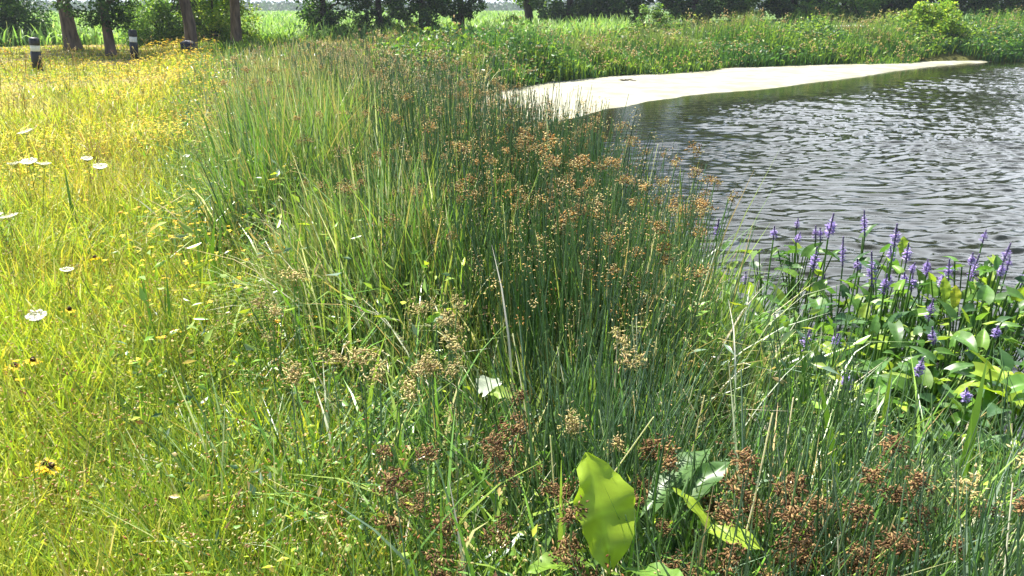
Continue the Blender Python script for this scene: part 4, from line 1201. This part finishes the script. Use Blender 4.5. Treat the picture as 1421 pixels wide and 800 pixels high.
DEADS = [(690, 395, 0.1, 'pale dry blade rising to the right over the sedge, broken at its tip', [(0.9, 0.018, 20, 25, 55, 0)]),
         (570, 345, 0.25, 'two pale dry blades forming a V in the sedge', [(0.6, 0.016, 30, 25, 40, 0), (0.55, 0.014, 120, 2, 8, 0.03)]),
         (640, 440, 0.1, 'whitish fallen blade lying across the dark sedge', [(0.6, 0.013, 40, 40, 70, 0)]),
         (700, 420, 0.1, 'thin pale stem leaning left through the tangle', [(0.85, 0.008, 165, 18, 35, 0)]),
         (1010, 690, 0.0, 'pale dead blade arched over, tip hanging down left of the lime blade', [(0.75, 0.013, 160, 10, 165, 0), (0.5, 0.012, 40, 10, 150, 0.03)]),
         (1240, 800, -0.05, 'wide tan blade curving to the right in the lower right corner', [(0.45, 0.022, 30, 5, 75, 0)]),
         (960, 800, 0.0, 'pale arching blade in front of the brown seed clusters at the bottom', [(0.42, 0.020, 165, 10, 130, 0)]),
         (1130, 640, 0.0, 'bleached blade standing upright beside a grey-green cattail', [(0.6, 0.020, 70, 2, 14, 0)]),
         (1395, 790, -0.05, 'thin white dead blade slanting down toward the right corner', [(0.6, 0.012, 150, 45, 60, 0)]),
         (530, 540, 0.1, 'pale grass blade arching over the dark gap by the meadow', [(0.5, 0.010, 20, 10, 120, 0)]),
         (255, 330, 0.1, 'pale slanting dry blade at the meadow edge', [(0.55, 0.014, 170, 30, 60, 0)]),
         (270, 610, 0.0, 'white-edged blade arched over the sunny grass', [(0.5, 0.010, 15, 10, 125, 0)]),
         (1340, 490, 0.0, 'white straw lying level among the pickerelweed leaves', [(0.4, 0.012, 5, 80, 92, 0)])]
for px, py, z, lab, sp_ in DEADS:
    blade_plant('dead_blade', px, py, z, lab, sp_, 'dry blade', PALE)


# ------------------------------------------------------------------ meadow flowers one can tell apart
def umbel_mesh(Rd):
    g = Geo(); n = 220
    r = Rd * np.sqrt(rng.random(n)); a = rng.uniform(0, 6.28, n)
    c = np.stack([r * np.cos(a), r * np.sin(a), 0.022 * (r / Rd) ** 2 + rng.normal(0, 0.003, n)], 1)
    for k in range(3):
        t = rng.uniform(0, 6.28, n)
        dr = np.stack([np.cos(t), np.sin(t), rng.uniform(0, 0.5, n)], 1); dr /= np.linalg.norm(dr, axis=1, keepdims=True)
        leaf_bits(g, c, dr, 0.008, 0.007, pick(n, [(0.86, 0.86, 0.80), (0.78, 0.80, 0.70)], [3, 1], 0.06), 0.1, np.tile([[0, 0, 1.0]], (n, 1)))
    for t in np.linspace(0, 6.28, 16, endpoint=False):
        e = np.array([0.75 * Rd * math.cos(t), 0.75 * Rd * math.sin(t), 0.008]); s = np.linspace(0, 1, 3)[:, None]
        tube(g, np.array([0, 0, -0.04])[None] * (1 - s) + e[None] * s, np.full(3, 0.0011), (0.2, 0.3, 0.1), 4, 0)
    return g.mesh('flower_head', M_petal)


UMB = [umbel_mesh(0.05), umbel_mesh(0.06), umbel_mesh(0.045)]


def lace(px, py, z, heads, label):
    x, y, _ = at(px, py, z)
    z0 = ground_z(x, y)
    root = empty('wild_carrot', (x, y, z0), 0, label, 'wildflower', 'white umbel flowers in the meadow')
    for dx, dz, s in heads:
        foot = np.array([dx, rng.uniform(-0.02, 0.02), z - z0 + dz])
        g = Geo(); t = np.linspace(0, 1, 6)[:, None]
        tube(g, foot[None] * np.concatenate([t ** 1.5, t ** 1.5, t], 1) - np.array([0, 0, 0.035]) * t, np.linspace(0.0035, 0.002, 6), (0.15, 0.25, 0.06), 5, 0)
        link('stem', g.mesh('stem', M_broad), root)
        o = link('flower_head', UMB[rng.integers(3)], root, foot); o.scale = (s * rng.uniform(0.75, 0.95), s * rng.uniform(0.75, 0.95), s * 0.6)
        o.rotation_euler = (rng.uniform(-0.3, 0.2), rng.uniform(-0.25, 0.25), rng.uniform(0, 6.28))


lace(40, 228, 0.62, [(-0.10, 0.0, 1.1), (0.0, 0.008, 1.2), (0.11, -0.004, 1.0)], 'widest white umbel group, three flat heads side by side at the left')
lace(120, 222, 0.6, [(0, 0, 0.9)], 'single white umbel touching the lone dark stalk')
lace(141, 232, 0.58, [(0, 0, 1.0)], 'white umbel tilted just right of the lone dark stalk')
lace(36, 184, 0.6, [(0, 0, 1.2)], 'white umbel farthest back, above the widest group')
lace(12, 302, 0.5, [(0, 0, 1.1), (-0.09, 0.01, 0.9)], 'white umbels cut by the left edge, below the widest group')
lace(51, 441, 0.42, [(0, 0, 1.15)], 'nearest white umbel, lying flat low on the left')
lace(90, 378, 0.45, [(0, 0, 0.8)], 'small faint umbel between the nearest one and the lone stalk')
lace(259, 218, 0.55, [(0, 0, 0.8)], 'white umbel near the reeds, alone at the yellow patch')


def daisy_mesh():
    g = Geo(); n = 12
    a = np.arange(n) * 2 * math.pi / n + rng.normal(0, 0.08, n)
    d = np.stack([np.cos(a), np.sin(a), rng.uniform(-0.35, -0.1, n)], 1); d /= np.linalg.norm(d, axis=1, keepdims=True)
    leaf_bits(g, d * 0.008, d, rng.uniform(0.028, 0.036, n), 0.016, pick(n, [(0.85, 0.55, 0.01), (0.86, 0.62, 0.03)], [1, 1]), 0.08, np.tile([[0, 0, 1.0]], (n, 1)))
    return g.mesh('petals', M_petal)


def cone_mesh():
    g = Geo(); lathe(g, [(0, -0.004), (0.011, -0.003), (0.012, 0.006), (0.008, 0.013), (0.003, 0.016), (0, 0.016)], (0.05, 0.025, 0.018), 10)
    return g.mesh('flower_centre', M_head)


DAISY, CONE = [daisy_mesh() for _ in range(3)], cone_mesh()
for px, py, label in ((46, 500, 'black-eyed daisy with drooping petals below the nearest white umbel'), (20, 508, 'black-eyed daisy seen edge-on at the left edge'),
                      (70, 648, 'nearest yellow daisy with dark centre, low in the sunny grass'), (62, 645, 'yellow daisy half behind the nearest one'),
                      (132, 358, 'orange-yellow daisy under the lone dark stalk'), (96, 430, 'yellow daisy right of the nearest white umbel')):
    z = 0.34
    x, y, _ = at(px, py, z); z0 = ground_z(x, y)
    root = empty('black_eyed_daisy', (x, y, z0), 0, label, 'daisy', 'yellow daisies with dark centres')
    g = Geo(); t = np.linspace(0, 1, 5)[:, None]
    tube(g, np.array([0, 0, z - z0])[None] * t, np.full(5, 0.002), (0.14, 0.24, 0.05), 5, 0); link('stem', g.mesh('stem', M_broad), root)
    rot = (rng.uniform(0.1, 0.5), rng.uniform(-0.3, 0.3), rng.uniform(0, 6.28))
    for me in (DAISY[rng.integers(3)], CONE):
        o = link(me.name.split('.')[0], me, root, (0, 0, z - z0)); o.rotation_euler = rot

# a little pile of dark twigs washed up on the pale bank
x, y, _ = at(868, 113, WATER + 0.06)
root = empty('driftwood', (x, y, WATER + 0.055), 0, 'small dark pile of washed-up twigs on the pale bank', 'driftwood')
for k in range(7):
    g = Geo(); a = rng.uniform(0, 6.28); L = rng.uniform(0.15, 0.38); t = np.linspace(-0.5, 0.5, 6)[:, None]
    q = np.array([[math.cos(a), math.sin(a), rng.uniform(-0.1, 0.2)]]) * L * t + np.array([rng.uniform(-0.2, 0.2), rng.uniform(-0.12, 0.12), 0.04]); q += rng.normal(0, 0.012, q.shape)
    tube(g, q, np.linspace(0.016, 0.006, 6), (0.1, 0.08, 0.06), 5); link('twig', g.mesh('twig', M_bark_dark), root)

# ------------------------------------------------------------------ haze: thin summer air
HAZE = True
if HAZE:
    bpy.ops.mesh.primitive_cube_add(size=1)
    hz = bpy.context.object; hz.name = 'haze'
    hz.scale = (11000, 11000, 130); hz.location = (0, 0, 55 - 3)
    hz.location.z = 65 - 12
    m, n, l = new_mat('thin_haze')
    o_ = n.new('ShaderNodeOutputMaterial'); pv = n.new('ShaderNodeVolumePrincipled')
    pv.inputs['Color'].default_value = (0.80, 0.88, 1.0, 1); pv.inputs['Density'].default_value = 0.0005; pv.inputs['Anisotropy'].default_value = 0.2
    l.new(pv.outputs[0], o_.inputs['Volume'])
    hz.data.materials.append(m)
    tag(hz, 'thin bluish summer haze over the field and hills', 'haze', kind='stuff')
